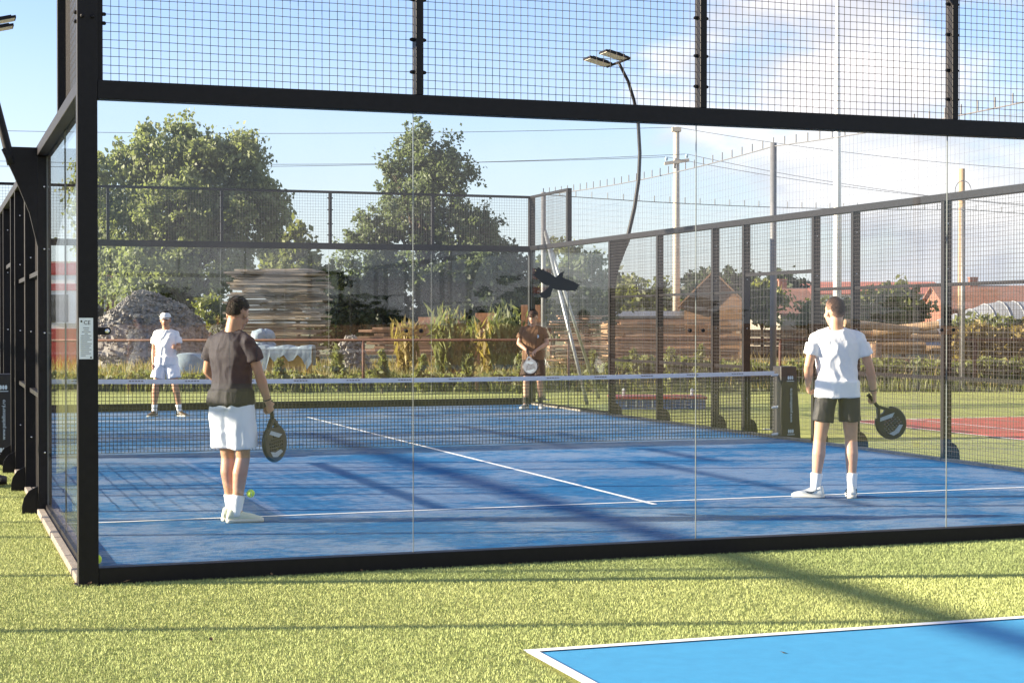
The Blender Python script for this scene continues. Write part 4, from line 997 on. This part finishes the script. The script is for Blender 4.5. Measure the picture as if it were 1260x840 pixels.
# dark bag on the turf by the left fence
x, y = -.62, 6.6; t = empty('sports_bag', (x, y, 0), 'dark sports bag lying on the turf by the left side fence', 'bag')
mb = MB(); rings = []
for k in range(9):
    f = k/8; w_ = .17*math.sin(PI*min(max(f, .06), .94))**.5; h_ = (.26-.12*f)*math.sin(PI*min(max(f, .08), .92))**.4
    rings.append([(x-.42+.78*f, y+w_*math.cos(a), max(0, h_/2+h_/2*math.sin(a))) for a in [2*PI*j/14 for j in range(14)]])
mb.loft(rings); mb.build('body', M['bag'], t, True)
mb = MB(); mb.tube([(x-.3, y-.16, .12), (x-.1, y-.19, .2), (x+.1, y-.18, .1), (x+.3, y-.14, .06)], .018, 6); mb.build('strap', M['concrete'], t)
mb = MB(); mb.box(x+.16, x+.24, y-.165, y-.15, .1, .15); mb.build('badge', M['print'], t)
# lumber yard fence and trees on the camera side (they show as reflections in the glass)
t = empty('board_fence', (4, -34, 0), 'brown board fence behind the photographer, mirrored in the glass', 'fence')
mb = MB()
for k in range(90): mb.box(-28+k*.72, -28+k*.72+.68, -34, -33.95, -.03, 1.5+.05*math.sin(k*2.3))
mb.build('boards', M['barn'], t)
tk = None
for i in range(13):
    x = -42+6.6*i+1.5*math.sin(i*3); y = -42-2*math.cos(i*2)
    if tk is None:
        tk = tree('dark_tree', 'dark tree behind the board fence on the camera side', 'tree', (x, y, 0), [(0,0,6.0,3.8,3.8,4.6), (1.8,0,4,3.2,3.2,3.4), (-2.2,0,4.2,3.2,3.2,3.2), (0,0,2.2,4,3,2)], 9000, .5, M['darkleaf'], .2, .9, 90, 200, 'trees behind the board fence'); o = tk
    else: o = copy_tree(tk)
    o.location = (x, y, 0); o.rotation_euler = (0, 0, i*1.3); o.scale = (.8, .8, .27+.035*math.sin(i*5))

# ------------------------------------------------------------------ people
def V3(*a): return Vector(a)
def cone(mb, a, b, r0, r1, n=16, seg=3):
    a = Vector(a); b = Vector(b); mb.tube([a.lerp(b, i/seg) for i in range(seg+1)], [r0+(r1-r0)*i/seg for i in range(seg+1)], n)
def limb(mb, pts, rad, n=16, e0=True, e1=True):
    for i in range(len(pts)-1): cone(mb, pts[i], pts[i+1], rad[i], rad[i+1], n)
    for i, (p, r_) in enumerate(zip(pts, rad)):
        if (i == 0 and not e0) or (i == len(pts)-1 and not e1): continue
        mb.ball(p, r_*.995, nu=14, nv=8)
def hand(mb, w, d, n, t, curl=(.25, .3, .3), spread=.0, thumb=.5):
    """w wrist, d finger direction, n palm normal (towards which fingers curl), t towards thumb side"""
    d = Vector(d).normalized(); n = (Vector(n)-d*Vector(n).dot(d)).normalized(); t = (Vector(t)-d*Vector(t).dot(d)-n*Vector(t).dot(n)).normalized()
    rings = []
    for f, hw, ht in ((0, .026, .02), (.02, .03, .019), (.05, .038, .017), (.08, .041, .014), (.092, .038, .011)):
        c = w+d*f; rings.append([c+t*hw*math.cos(a)+n*ht*math.sin(a) for a in [2*PI*k/12 for k in range(12)]])
    mb.loft(rings)
    for k, (o_, L_) in enumerate(((.029, .92), (.010, 1.0), (-.010, .95), (-.028, .75))):
        p = w+d*.082+t*o_; a = 0; dirs = d; r_ = .0088-.0006*k
        pts = [p]
        for sgl, c_ in zip((.042, .027, .021), curl):
            a += c_; dv = d*math.cos(a)+n*math.sin(a)+t*spread*o_*10; p = p+dv*sgl*L_; pts.append(p)
        limb(mb, pts, [r_+.001, r_+.0005, r_, r_*.85], 10)
    p = w+d*.02+t*.024; a = thumb
    pts = [p, p+(t*.7+d*.7).normalized()*.036, p+(t*.7+d*.7).normalized()*.036+(d*.8+n*a+t*.2).normalized()*.03, p+(t*.7+d*.7).normalized()*.036+(d*.8+n*a+t*.2).normalized()*.03+(d*.8+n*a*1.6-t*.1).normalized()*.024]
    limb(mb, pts, [.014, .0115, .0098, .008], 10)
def shoe_mesh(yaw, pos, pitch=0, flip=1):
    """running shoe with its ankle above pos, toe along yaw (local +Y)"""
    mb = MB(); Mx = Matrix.Translation(pos) @ Matrix.Rotation(-yaw, 4, 'Z') @ Matrix.Rotation(pitch, 4, 'X')
    prof = [(-.085,.030,.062),(-.075,.036,.105),(-.045,.039,.112),(-.01,.040,.100),(.03,.041,.090),(.07,.045,.072),(.11,.049,.060),(.15,.048,.052),(.18,.040,.043),(.198,.024,.032)]
    rings = []
    for y, hw, h in prof:
        r_ = []
        for k in range(16):
            a = 2*PI*k/16; cx = math.cos(a); sz = math.sin(a)
            x = hw*math.copysign(abs(cx)**.7, cx)*(1-.22*max(0, sz)); z = .014+(h-.014)*(.5+.5*math.copysign(abs(sz)**.75, sz))
            r_.append(Mx @ V3(x, y, z))
        rings.append(r_)
    mb.loft(rings); mb.cur = 1
    out = [(-.09,.032),(-.07,.042),(-.03,.044),(.03,.045),(.08,.05),(.12,.054),(.16,.052),(.19,.042),(.206,.022)]
    poly = [(x_, y) for y, x_ in out]+[(-x_, y) for y, x_ in reversed(out)]
    lo = [Mx @ V3(x_*.96, y, 0) for x_, y in poly]; hi = [Mx @ V3(x_, y, .028) for x_, y in poly]
    mb.loft([lo, hi]); return mb
def person(label, P, m, hat=None, H=1.0):
    t = empty('person', (0, 0, 0), label, 'person')
    g = lambda k: Vector(P[k])
    b = MB()
    pel, chest, neck, head = g('pelvis'), g('chest'), g('neck'), g('head')
    hy = P.get('head_yaw', 0); hp = P.get('head_pitch', 0)
    HM = Matrix.Rotation(-hy, 3, 'Z') @ Matrix.Rotation(hp, 3, 'X')
    hs_ = 1.07; hl = lambda x, y, z: head+HM @ V3(x, y, z)*hs_
    # head and neck
    b.ball(hl(0, -.008, .018), hs_, .074, .096, .098, 20, 14, HM); b.ball(hl(0, .03, -.045), hs_, .060, .068, .078, 16, 12, HM)
    b.ball(hl(0, .068, -.098), 1, .032, .026, .022, 12, 8, HM); b.ball(hl(0, .07, .03), 1, .056, .03, .016, 12, 8, HM)
    cone(b, hl(0, .085, .012), hl(0, .108, -.03), .008, .017, 10); b.ball(hl(0, .104, -.032), .015)
    for sx in (-1, 1): b.ball(hl(sx*.076, -.004, -.015), 1, .011, .026, .034, 12, 8, HM); b.ball(hl(sx*.045, .055, -.03), .026)
    b.ball(hl(0, .085, -.066), 1, .026, .014, .012, 10, 8, HM)
    cone(b, neck-V3(0, .005, .06), hl(0, -.025, -.05), .068, .058)
    # torso
    sh = {s: g('sh'+s) for s in 'RL'}; hip = {s: g('hip'+s) for s in 'RL'}
    A = (sh['R']-sh['L']).normalized(); Bv = V3(0,0,1).cross(A).normalized(); Ap = (hip['R']-hip['L']).normalized(); Bp = V3(0,0,1).cross(Ap).normalized()
    def ring(c, a, d, f, n=24, e=.85):
        ax_ = Ap.lerp(A, f).normalized(); bx = Bp.lerp(Bv, f).normalized(); r_ = []
        for k in range(n):
            q = 2*PI*k/n; cq, sq = math.cos(q), math.sin(q)
            r_.append(c+ax_*a*math.copysign(abs(cq)**e, cq)+bx*d*math.copysign(abs(sq)**e, sq))
        return r_
    def torso(mb, gA, gB, lo=0.0, hi=1.0):
        st = [(-.16,.165,.115),(0,.168,.118),(.22,.152,.105),(.45,.155,.110),(.7,.176,.122),(.84,.180,.112),(.92,.165,.098),(.97,.128,.084),(1.02,.090,.074),(1.06,.066,.064)]
        rr = []
        for f, a, d in st:
            if f < lo or f > hi: continue
            c = pel.lerp(chest, min(1, f/.7)) if f < .7 else chest.lerp(neck, (f-.7)/.37)
            rr.append(ring(c, (a*P.get('bulk', 1)+gA), (d*P.get('bulk', 1)+gB), max(0, min(1, f))))
        mb.loft(rr)
    torso(b, -.012, -.012)
    for s, sg in (('R', 1), ('L', -1)):
        el, wr = g('el'+s), g('wr'+s)
        limb(b, [sh[s]-A*sg*.03, sh[s].lerp(el, .4), el, el.lerp(wr, .28), wr], [.045, .046, .039, .043, .027])
        hd = P['hand'+s]; hand(b, wr, hd[0], hd[1], hd[2], *hd[3:])
        kn, an = g('kn'+s), g('an'+s)
        bk = Vector(P.get('calfdir', (0, -1, 0)))
        limb(b, [hip[s], hip[s].lerp(kn, .4), hip[s].lerp(kn, .85), kn, kn.lerp(an, .28)+bk*.014, kn.lerp(an, .62)+bk*.006, an], [.084, .080, .060, .056, .060, .046, .038])
        yw = P['foot'+s]; fv = V3(math.sin(yw), math.cos(yw), 0)
        limb(b, [an, an+fv*.04-V3(0,0,.035), an+fv*.13-V3(0,0,.055)], [.038, .034, .026])
    me = fuse(b, .0062, 4, .5)
    me.materials.append(m['skin']); me.materials.append(M['eye']); me.materials.append(M['lip'])
    e = MB(); e.cur = 1
    for sx in (-1, 1):
        e.ball(hl(sx*.031, .083, .002), 1, .013, .008, .007, 10, 6, HM)
        e.tube([hl(sx*.050, .078, .022), hl(sx*.032, .093, .028), hl(sx*.014, .096, .023)], [.003, .005, .004], 6)
    e.cur = 2; e.ball(hl(0, .096, -.064), 1, .023, .008, .007, 10, 6, HM)
    bm = bmesh.new(); bm.from_mesh(me); em = e.mesh('e'); em.shade_smooth(); bm.from_mesh(em); bm.to_mesh(me); bm.free()
    o = bpy.data.objects.new('body', me); C.objects.link(o); o.parent = t
    # hair
    h = MB(); h.ball(V3(0,0,0), 1, .0805, .103, .104, 64, 44); hm = h.mesh('h'); bm = bmesh.new(); bm.from_mesh(hm)
    fl = bm.verts.layers.float.new('fade')
    def lim_(v):
        y = v.y; lim = (.052 if y > .055 else -.0+(.052)*(1-min(1,(.055-y)/.06))-max(0,(-.0-y))*1.25)  # fringe high, nape low
        if abs(v.x) > .062 and y > -.055: lim = max(lim, -.012)
        return lim+.007*mnoise.noise(v*70)+.006*mnoise.noise(v*23)
    for v in bm.verts: v[fl] = max(0, min(1, (v.co.z-lim_(v.co))/P.get('fadeh', .045)))
    kill = [v for v in bm.verts if v.co.z <= lim_(v.co)]; bmesh.ops.delete(bm, geom=kill, context='VERTS')
    for v in bm.verts:
        k_ = max(0, v.co.z)/.1; v.co *= .955+.05*v[fl]**.6+.02*mnoise.noise(v.co*45)+P.get('hairtop', .05)*k_*(.7+.6*mnoise.noise(v.co*25+V3(3,3,3)))
        v.co = hl(*(v.co+V3(0, -.008, .018)))
    bmesh.ops.solidify(bm, geom=bm.faces[:], thickness=.008)
    bm.normal_update(); r3 = random.Random(5); top = [v for v in bm.verts if v[fl] > .25]
    for v in top:
        for _ in range(2):
            d_ = v.normal*.55+HM @ V3(r3.gauss(0, .35), r3.gauss(0, .35)-.35, -.25); L_ = (.006+.012*v[fl])*P.get('strand', 1)*r3.uniform(.5, 1.3); sd_ = d_.orthogonal().normalized()*.0016
            p_ = v.co+V3(r3.gauss(0, .003), r3.gauss(0, .003), r3.gauss(0, .003)); q_ = [bm.verts.new(p_+sd_), bm.verts.new(p_-sd_), bm.verts.new(p_+d_*L_)]
            for w_ in q_: w_[fl] = v[fl]
            bm.faces.new(q_)
    bm.to_mesh(hm); bm.free(); hm.shade_smooth(); hm.materials.append(m['hair'])
    ho = bpy.data.objects.new('hair', hm); C.objects.link(ho); ho.parent = t
    if hat:
        c = MB(); rr = []
        for k in range(8):
            a = (PI/2)*k/8; rr.append([hl(.089*math.cos(a)*math.cos(q), -.006+.108*math.cos(a)*math.sin(q), .035+.088*math.sin(a)) for q in [2*PI*i/24 for i in range(24)]])
        c.loft(rr)
        br = [];
        for z in (0, -.006):
            br.append([hl(.074*math.sin(q), .075+.10*math.cos(q)*1.0, .045+z-.016*abs(math.cos(q))+.0-.02*math.sin(q)**2) for q in [-PI/2+PI*i/14 for i in range(15)]])
        c.loft(br); co = c.build('cap', m['cap'], t, True)
    # shirt
    s_ = MB(); lo = -.2 if P.get('shirt_long', 1) else 0
    torso(s_, .016, .018, lo=lo, hi=1.05)
    # hem flare ring below
    hemz = P.get('hem', .10)
    cpel = pel-V3(0, 0, hemz); s_.loft([ring(cpel, max(.202, .190*P.get('bulk', 1)), .158, 0), ring(pel+V3(0,0,.06), .190*P.get('bulk', 1), .148*P.get('bulk', 1), .1)])
    for s, sg in (('R', 1), ('L', -1)):
        el = g('el'+s); a = sh[s]-A*sg*.045; e_ = sh[s].lerp(el, P.get('sleeve', .62))
        cone(s_, a-V3(0,0,.012), sh[s].lerp(el, .25), .070, .067); cone(s_, sh[s].lerp(el, .22), e_, .067, .074); s_.ball(sh[s]-A*sg*.012, .060); cone(s_, neck-V3(0,0,.045)+A*sg*.05, sh[s]+V3(0,0,.005), .045, .052)
    sm = fuse(s_, .011, 4, .5, P.get('wr', .010), seed=P.get('seed', 1)); sm.materials.append(m['shirt'])
    so_ = bpy.data.objects.new('shirt', sm); C.objects.link(so_); so_.parent = t
    # shorts
    k = MB(); k.loft([ring(pel+V3(0,0,.06), .168, .122, .0), ring(pel-V3(0,0,.02), .182, .136, 0), ring(pel-V3(0,0,.09), .186, .134, 0)])
    for s in 'RL':
        kn = g('kn'+s); e_ = hip[s].lerp(kn, P.get('shorts', .72)); w_ = P.get('legw', .118)
        cone(k, hip[s]+V3(0,0,.02), hip[s].lerp(kn, .25), min(.108, w_), w_-.004); cone(k, hip[s].lerp(kn, .2), e_, w_-.006, w_)
    km = fuse(k, .011, 3, .5, P.get('wr', .010)*.9, seed=P.get('seed', 1)+3); km.materials.append(m['shorts'])
    ko = bpy.data.objects.new('shorts', km); C.objects.link(ko); ko.parent = t
    for s in 'RL':
        an, kn, yw = g('an'+s), g('kn'+s), P['foot'+s]
        q = MB(); hs = P.get('sock', .30)
        q.tube([an+V3(0,0,-.035), an, an.lerp(kn, hs*.4), an.lerp(kn, hs*.95), an.lerp(kn, hs)], [.047, .0435, .047, .054, .052], 18); q.build('sock', m['sock'], t, True)
        fv = V3(math.sin(yw), math.cos(yw), 0)
        sh_ = shoe_mesh(yw, V3(an.x, an.y, an.z-.085)+fv*.01, P.get('pitch'+s, 0)); so2 = sh_.build('shoe', [m['shoe'], M['sole']], t, True)
        if P.get('mark'):
            Mx = Matrix.Translation(V3(an.x, an.y, an.z-.085)+fv*.01) @ Matrix.Rotation(-yw, 4, 'Z'); mk = MB()
            poly = [(-.055, .082), (.0, .055), (.035, .050), (.075, .062), (.045, .040), (.01, .038)]
            for sx in (-1, 1):
                A_ = [Mx @ V3(sx*(.034+.014*(y+.055)/.13), y, z) for y, z in poly]; B_ = [Mx @ V3(sx*(.047+.006*(y+.055)/.13), y, z) for y, z in poly]
                k_ = len(poly); mk.add(A_+B_, [tuple(range(k_)), tuple(reversed(range(k_, 2*k_)))]+[(i, (i+1) % k_, (i+1) % k_+k_, i+k_) for i in range(k_)])
                mo = mk.build('mark', M['ink'], so2); mk = MB()
    # wrist band
    return t
def place(t, x, y, heading, z=0, sc_=1):
    t.location = (x, y, z); t.rotation_euler = (0, 0, -heading); t.scale = (sc_, sc_, sc_)
def base(**kw):
    P = dict(pelvis=(0,0,.98), chest=(0,.01,1.30), neck=(0,-.005,1.52), head=(0,.035,1.675), shR=(.185,-.01,1.43), shL=(-.185,-.01,1.43), hipR=(.095,0,.93), hipL=(-.095,0,.93),
             elR=(.235,-.03,1.17), elL=(-.235,-.03,1.17), wrR=(.25,.04,.92), wrL=(-.25,.04,.92), knR=(.11,.02,.50), knL=(-.11,.02,.50), anR=(.12,-.02,.088), anL=(-.12,-.02,.088), footR=.15, footL=-.15,
             handR=((0,.15,-1), (-1,.2,0), (0,1,0), (.35,.4,.35)), handL=((0,.15,-1), (1,.2,0), (0,1,0), (.35,.4,.35)))
    P.update(kw); return P
def racket(label, face, prn, loc, axis, normal, scale=1.0):
    """axis: from butt to tip, normal: face normal; loc = middle of the handle"""
    t = empty('padel_racket', loc, label, 'padel racket')
    ax_ = Vector(axis).normalized(); n = Vector(normal); n = (n-ax_*n.dot(ax_)).normalized(); sd = ax_.cross(n)
    o = Vector(loc)
    cu = bpy.data.curves.new('face', 'CURVE'); cu.dimensions = '2D'; cu.fill_mode = 'BOTH'; cu.extrude = .018; cu.bevel_depth = .0
    def poly(pts):
        sp = cu.splines.new('POLY'); sp.points.add(len(pts)-1)
        for p, q in zip(sp.points, pts): p.co = (q[0], q[1], 0, 1)
        sp.use_cyclic_u = True
    cy = .255; out = []
    for i in range(40):
        a = -PI/2+.62+(2*PI-1.24)*i/39; out.append((.128*math.cos(a), cy+.138*math.sin(a)))
    out = [(.018, .06)]+[(.034, .085)]+out+[(-.034, .085), (-.018, .06)]
    poly(out)
    poly([(0, .085), (.034, .128), (0, .135), (-.034, .128)])
    for r_ in range(-3, 4):
        for c_ in range(-3, 4):
            x, y = c_*.026, r_*.026
            if x*x+y*y > .083**2: continue
            poly([(x+.0082*math.cos(a), cy+.025+y+.0082*math.sin(a)) for a in [2*PI*k/8 for k in range(8)]])
    ob = bpy.data.objects.new('tmp', cu); C.objects.link(ob); dg = bpy.context.evaluated_depsgraph_get(); me = bpy.data.meshes.new_from_object(ob.evaluated_get(dg)); bpy.data.objects.remove(ob)
    Mx = Matrix((sd, ax_, n)).transposed().to_4x4(); me.transform(Mx); me.materials.clear(); me.materials.append(face)
    f = bpy.data.objects.new('face', me); C.objects.link(f); f.parent = t
    T = lambda x, y, z: o+sd*x+ax_*y+n*z
    mb = MB(); mb.tube([T(.118*math.cos(a)*1.09, cy+.128*math.sin(a)*1.08, 0) for a in [-PI/2+.6+(2*PI-1.2)*i/40 for i in range(41)]], .019, 8); mb.build('frame', M['carbon'], t, True)
    mb = MB(); mb.tube([T(0, -.085, 0), T(0, -.075, 0), T(0, .02, 0), T(0, .075, 0)], [.021, .0175, .0155, .016], 12); mb.build('handle', M['grip'], t, True)
    mb = MB()
    for sz in (-1, 1):
        mb.prism([(-.085, cy-.055), (.05, cy-.105), (.075, cy-.080), (-.04, cy-.035)], T(0,0,sz*.0185), sd, ax_, n, .0012)
        mb.prism([(-.075, cy+.085), (-.05, cy+.060), (.02, cy+.075), (.08, cy+.060), (.055, cy+.105), (.0, cy+.115)], T(0,0,sz*.0185), sd, ax_, n, .0012)
    mb.build('print', prn, t)
    return t
# conversion from a person's local frame to the world
def loc2w(t, p): return Matrix.Translation(t.location) @ Matrix.Rotation(t.rotation_euler.z, 4, 'Z') @ Matrix.Scale(t.scale.x, 4) @ Vector(p)
def dir2w(t, p): return Matrix.Rotation(t.rotation_euler.z, 3, 'Z') @ Vector(p)

# near left player: dark shirt, white shorts, 3/4 from behind, looking down to the right
NLh = YAW+R(31)
P = base(pelvis=(0,0,.99), chest=(.0,.005,1.31), neck=(.0,.015,1.535), head=(.012,.065,1.66), head_yaw=R(-12), head_pitch=R(-26),
         hipL=(-.085,.0,.94), hipR=(.09,.0,.94), knR=(.075,.05,.51), knL=(-.075,.045,.51), anR=(.06,-.015,.088), anL=(-.045,.05,.088), footR=R(42), footL=R(40),
         elR=(.255,.03,1.19), wrR=(.265,.13,.955), elL=(-.275,.03,1.20), wrL=(-.20,.22,1.04),
         handR=((-.05,.45,-.9), (-.9,.1,-.1), (.2,1,.5), (1.15,1.2,.9), 0, .9), handL=((.55,.8,.1), (.3,-.1,-1), (-.3,.4,.6), (.4,.5,.4)), shorts=.80, legw=.125, sock=.30, hem=.05, wr=.0085, seed=4, hairtop=.06, fadeh=.026, strand=.55)
t = person('player in a dark shirt and white shorts from behind, racket hanging at his side', P, dict(skin=M['skin'], hair=M['hair'], shirt=M['tee_dark'], shorts=M['short_white'], sock=M['sock'], shoe=M['shoe_cream']))
place(t, 1.30, 2.78, NLh); NL = t
hc = loc2w(t, (.255, .185, .88))
mb = MB(); w_ = loc2w(t, (.264,.125,.968)); dv = (loc2w(t, (.265,.13,.955))-loc2w(t, (.255,.03,1.19))).normalized()
def wristband(t, el, wr, f=.9, name='wristband'):
    el = Vector(el); wr = Vector(wr); c = el.lerp(wr, f); d = (wr-el).normalized(); u = d.orthogonal().normalized(); v = d.cross(u)
    mb = MB(); mb.tube([c+u*.031*math.cos(a)+v*.031*math.sin(a) for a in [2*PI*k/20 for k in range(21)]], .0045, 6)
    me = mb.mesh(name); me.materials.append(M['ink']); o = bpy.data.objects.new(name, me); C.objects.link(o); o.parent = t
wristband(t, P['elR'], P['wrR'])
# sock badge
mb = MB(); mb.prism([(-.018,-.008),(-.006,-.008),(.0,.006),(-.004,.009)], (.06,-.0,.24), (0,1,0), (0,0,1), (1,0,0), .004)
racket('dark racket hanging edge on from the hand of the dark shirted player', M['carbon'], M['rprint'], hc+Vector((0,0,-.0)), dir2w(t, (.02,.12,-1)), (-FX*.5+RX*.86, -FY*.5+RY*.86, -.05))
# near right player: white shirt, dark shorts, from behind, head turned left
P = base(pelvis=(0,0,1.0), chest=(-.005,.02,1.32), neck=(-.01,.02,1.55), head=(-.018,.045,1.685), head_yaw=R(-15), head_pitch=R(-4), bulk=1.06,
         shR=(.20,-.0,1.445), shL=(-.205,.01,1.445), hipL=(-.10,0,.95), hipR=(.10,0,.95), knL=(-.155,.03,.52), knR=(.13,.02,.52), anL=(-.20,.01,.088), anR=(.125,-.02,.088), footL=R(-62), footR=R(12),
         elR=(.29,-.01,1.19), wrR=(.345,.05,.95), elL=(-.27,-.02,1.20), wrL=(-.235,.15,1.03),
         handR=((.18,.25,-.95), (-.9,.25,.1), (.2,1,.3), (1.1,1.2,.9), 0, .8), handL=((.1,.45,-.85), (1,.0,.2), (.1,.9,.5), (.8,.9,.6)), shorts=.60, legw=.100, sock=.31, hem=.09, wr=.008, mark=1, strand=.5, seed=9, hairtop=.02, fadeh=.085)
t = person('player in a white shirt and black shorts from behind, racket in right hand', P, dict(skin=M['skin2'], hair=M['hair2'], shirt=M['tee_white'], shorts=M['short_black'], sock=M['sock'], shoe=M['shoe_white']))
place(t, 6.80, 2.82, YAW-R(3), 0, 1.0); wristband(t, P['elR'], P['wrR'])
hc = loc2w(t, (.36, .10, .865))
racket('black racket held face on by the white shirted player in black shorts', M['carbon'], M['rprint'], hc, dir2w(t, (.60,.08,-.72)), dir2w(t, (.1,-1,-.05)))
# far left player: white cap, white shirt, facing the camera
P = base(pelvis=(0,0,.95), chest=(0,.01,1.26), neck=(0,.01,1.485), head=(0,.045,1.635), head_yaw=R(-4), head_pitch=R(-4), shR=(.178,0,1.39), shL=(-.178,0,1.39), hipR=(.09,0,.90), hipL=(-.09,0,.90),
         knR=(.17,.06,.49), knL=(-.17,.06,.49), anR=(.205,.0,.088), anL=(-.23,.0,.088), footR=R(12), footL=R(-50), elR=(.215,-.03,1.13), wrR=(.205,.05,.89), elL=(-.22,.02,1.14), wrL=(-.235,.24,1.17),
         handL=((-.1,.9,.25), (.6,0,-.6), (.3,.2,.9), (.8,.9,.7)), shorts=.62, legw=.118, sock=.30, hem=.08, seed=13)
t = person('player in white cap, white shirt and pale shorts facing the net', P, dict(skin=M['skin'], hair=M['hair'], shirt=M['tee_white'], shorts=M['short_white'], sock=M['sock'], shoe=M['shoe_brown'], cap=M['cap_white']), True)
place(t, 2.80, 18.1, YAW+R(182))
mb = MB()
# far right player: brown shirt, cap, holding the racket in front of him
P = base(pelvis=(0,0,1.0), chest=(0,.01,1.31), neck=(0,.01,1.535), head=(0,.05,1.69), head_yaw=R(10), head_pitch=R(-6), hipR=(.09,0,.95), hipL=(-.09,0,.95), bulk=1.08, shR=(.195,0,1.44), shL=(-.195,0,1.44),
         knR=(.12,.04,.52), knL=(-.12,.04,.52), anR=(.14,.02,.088), anL=(-.135,-.02,.088), footR=R(18), footL=R(-14), elR=(.265,.03,1.20), elL=(-.265,.03,1.20), wrR=(.10,.26,1.08), wrL=(-.07,.27,1.07),
         handR=((-.6,.5,-.5), (-.3,.2,-.9), (.2,.9,.4), (.9,1,.8)), handL=((.6,.5,-.5), (.3,.2,-.9), (-.2,.9,.4), (.9,1,.8)), shorts=.80, legw=.122, sock=.30, hem=.10, seed=17)
t = person('player in brown shirt and dark cap standing by the far corner', P, dict(skin=M['skin2'], hair=M['hair'], shirt=M['tee_brown'], shorts=M['short_brown'], sock=M['sock_dark'], shoe=M['shoe_grey'], cap=M['cap_dark']), True)
place(t, 9.55, 18.55, YAW+R(185))
mb = MB(); c_ = V3(-.09, .145, 1.33); mb.prism([(.028*math.cos(a), .034*math.sin(a)) for a in [2*PI*k/12 for k in range(12)]], c_, (1,0,0), (0,0,1), (0,1,0), .012); me = mb.mesh('badge'); me.materials.append(M['print']); o = bpy.data.objects.new('badge', me); C.objects.link(o); o.parent = t
hc = loc2w(t, (.065, .33, 1.02))
racket('pale racket held in front of the brown shirted player', M['rpale'], M['rprint'], hc, dir2w(t, (-.15,.25,-.75)), dir2w(t, (.1,1,.3)))
# balls
def ball(x, y, z, label):
    mb = MB(); mb.ball((x, y, z), .033, nu=24, nv=16); o = mb.build('padel_ball', M['ball'], loc=(x, y, z), smooth=True)
    mb = MB(); pts = []
    for i in range(49):
        a = 2*PI*i/48; pts.append(Vector((x, y, z))+Vector((math.cos(a)+.35*math.cos(3*a), math.sin(a)-.35*math.sin(3*a), .9*math.sin(2*a))).normalized()*.0328)
    mb.tube(pts, .0013, 5); mb.build('seam', M['white'], o); tag(o, label, 'ball')
q = Vector((*W(308, 13.3), Zv(607, 13.3))); ball(*q, 'yellow ball bouncing in the air beside the dark shirted player')
ball(.062, .72, .033, 'yellow ball lying in the near left corner against the glass')
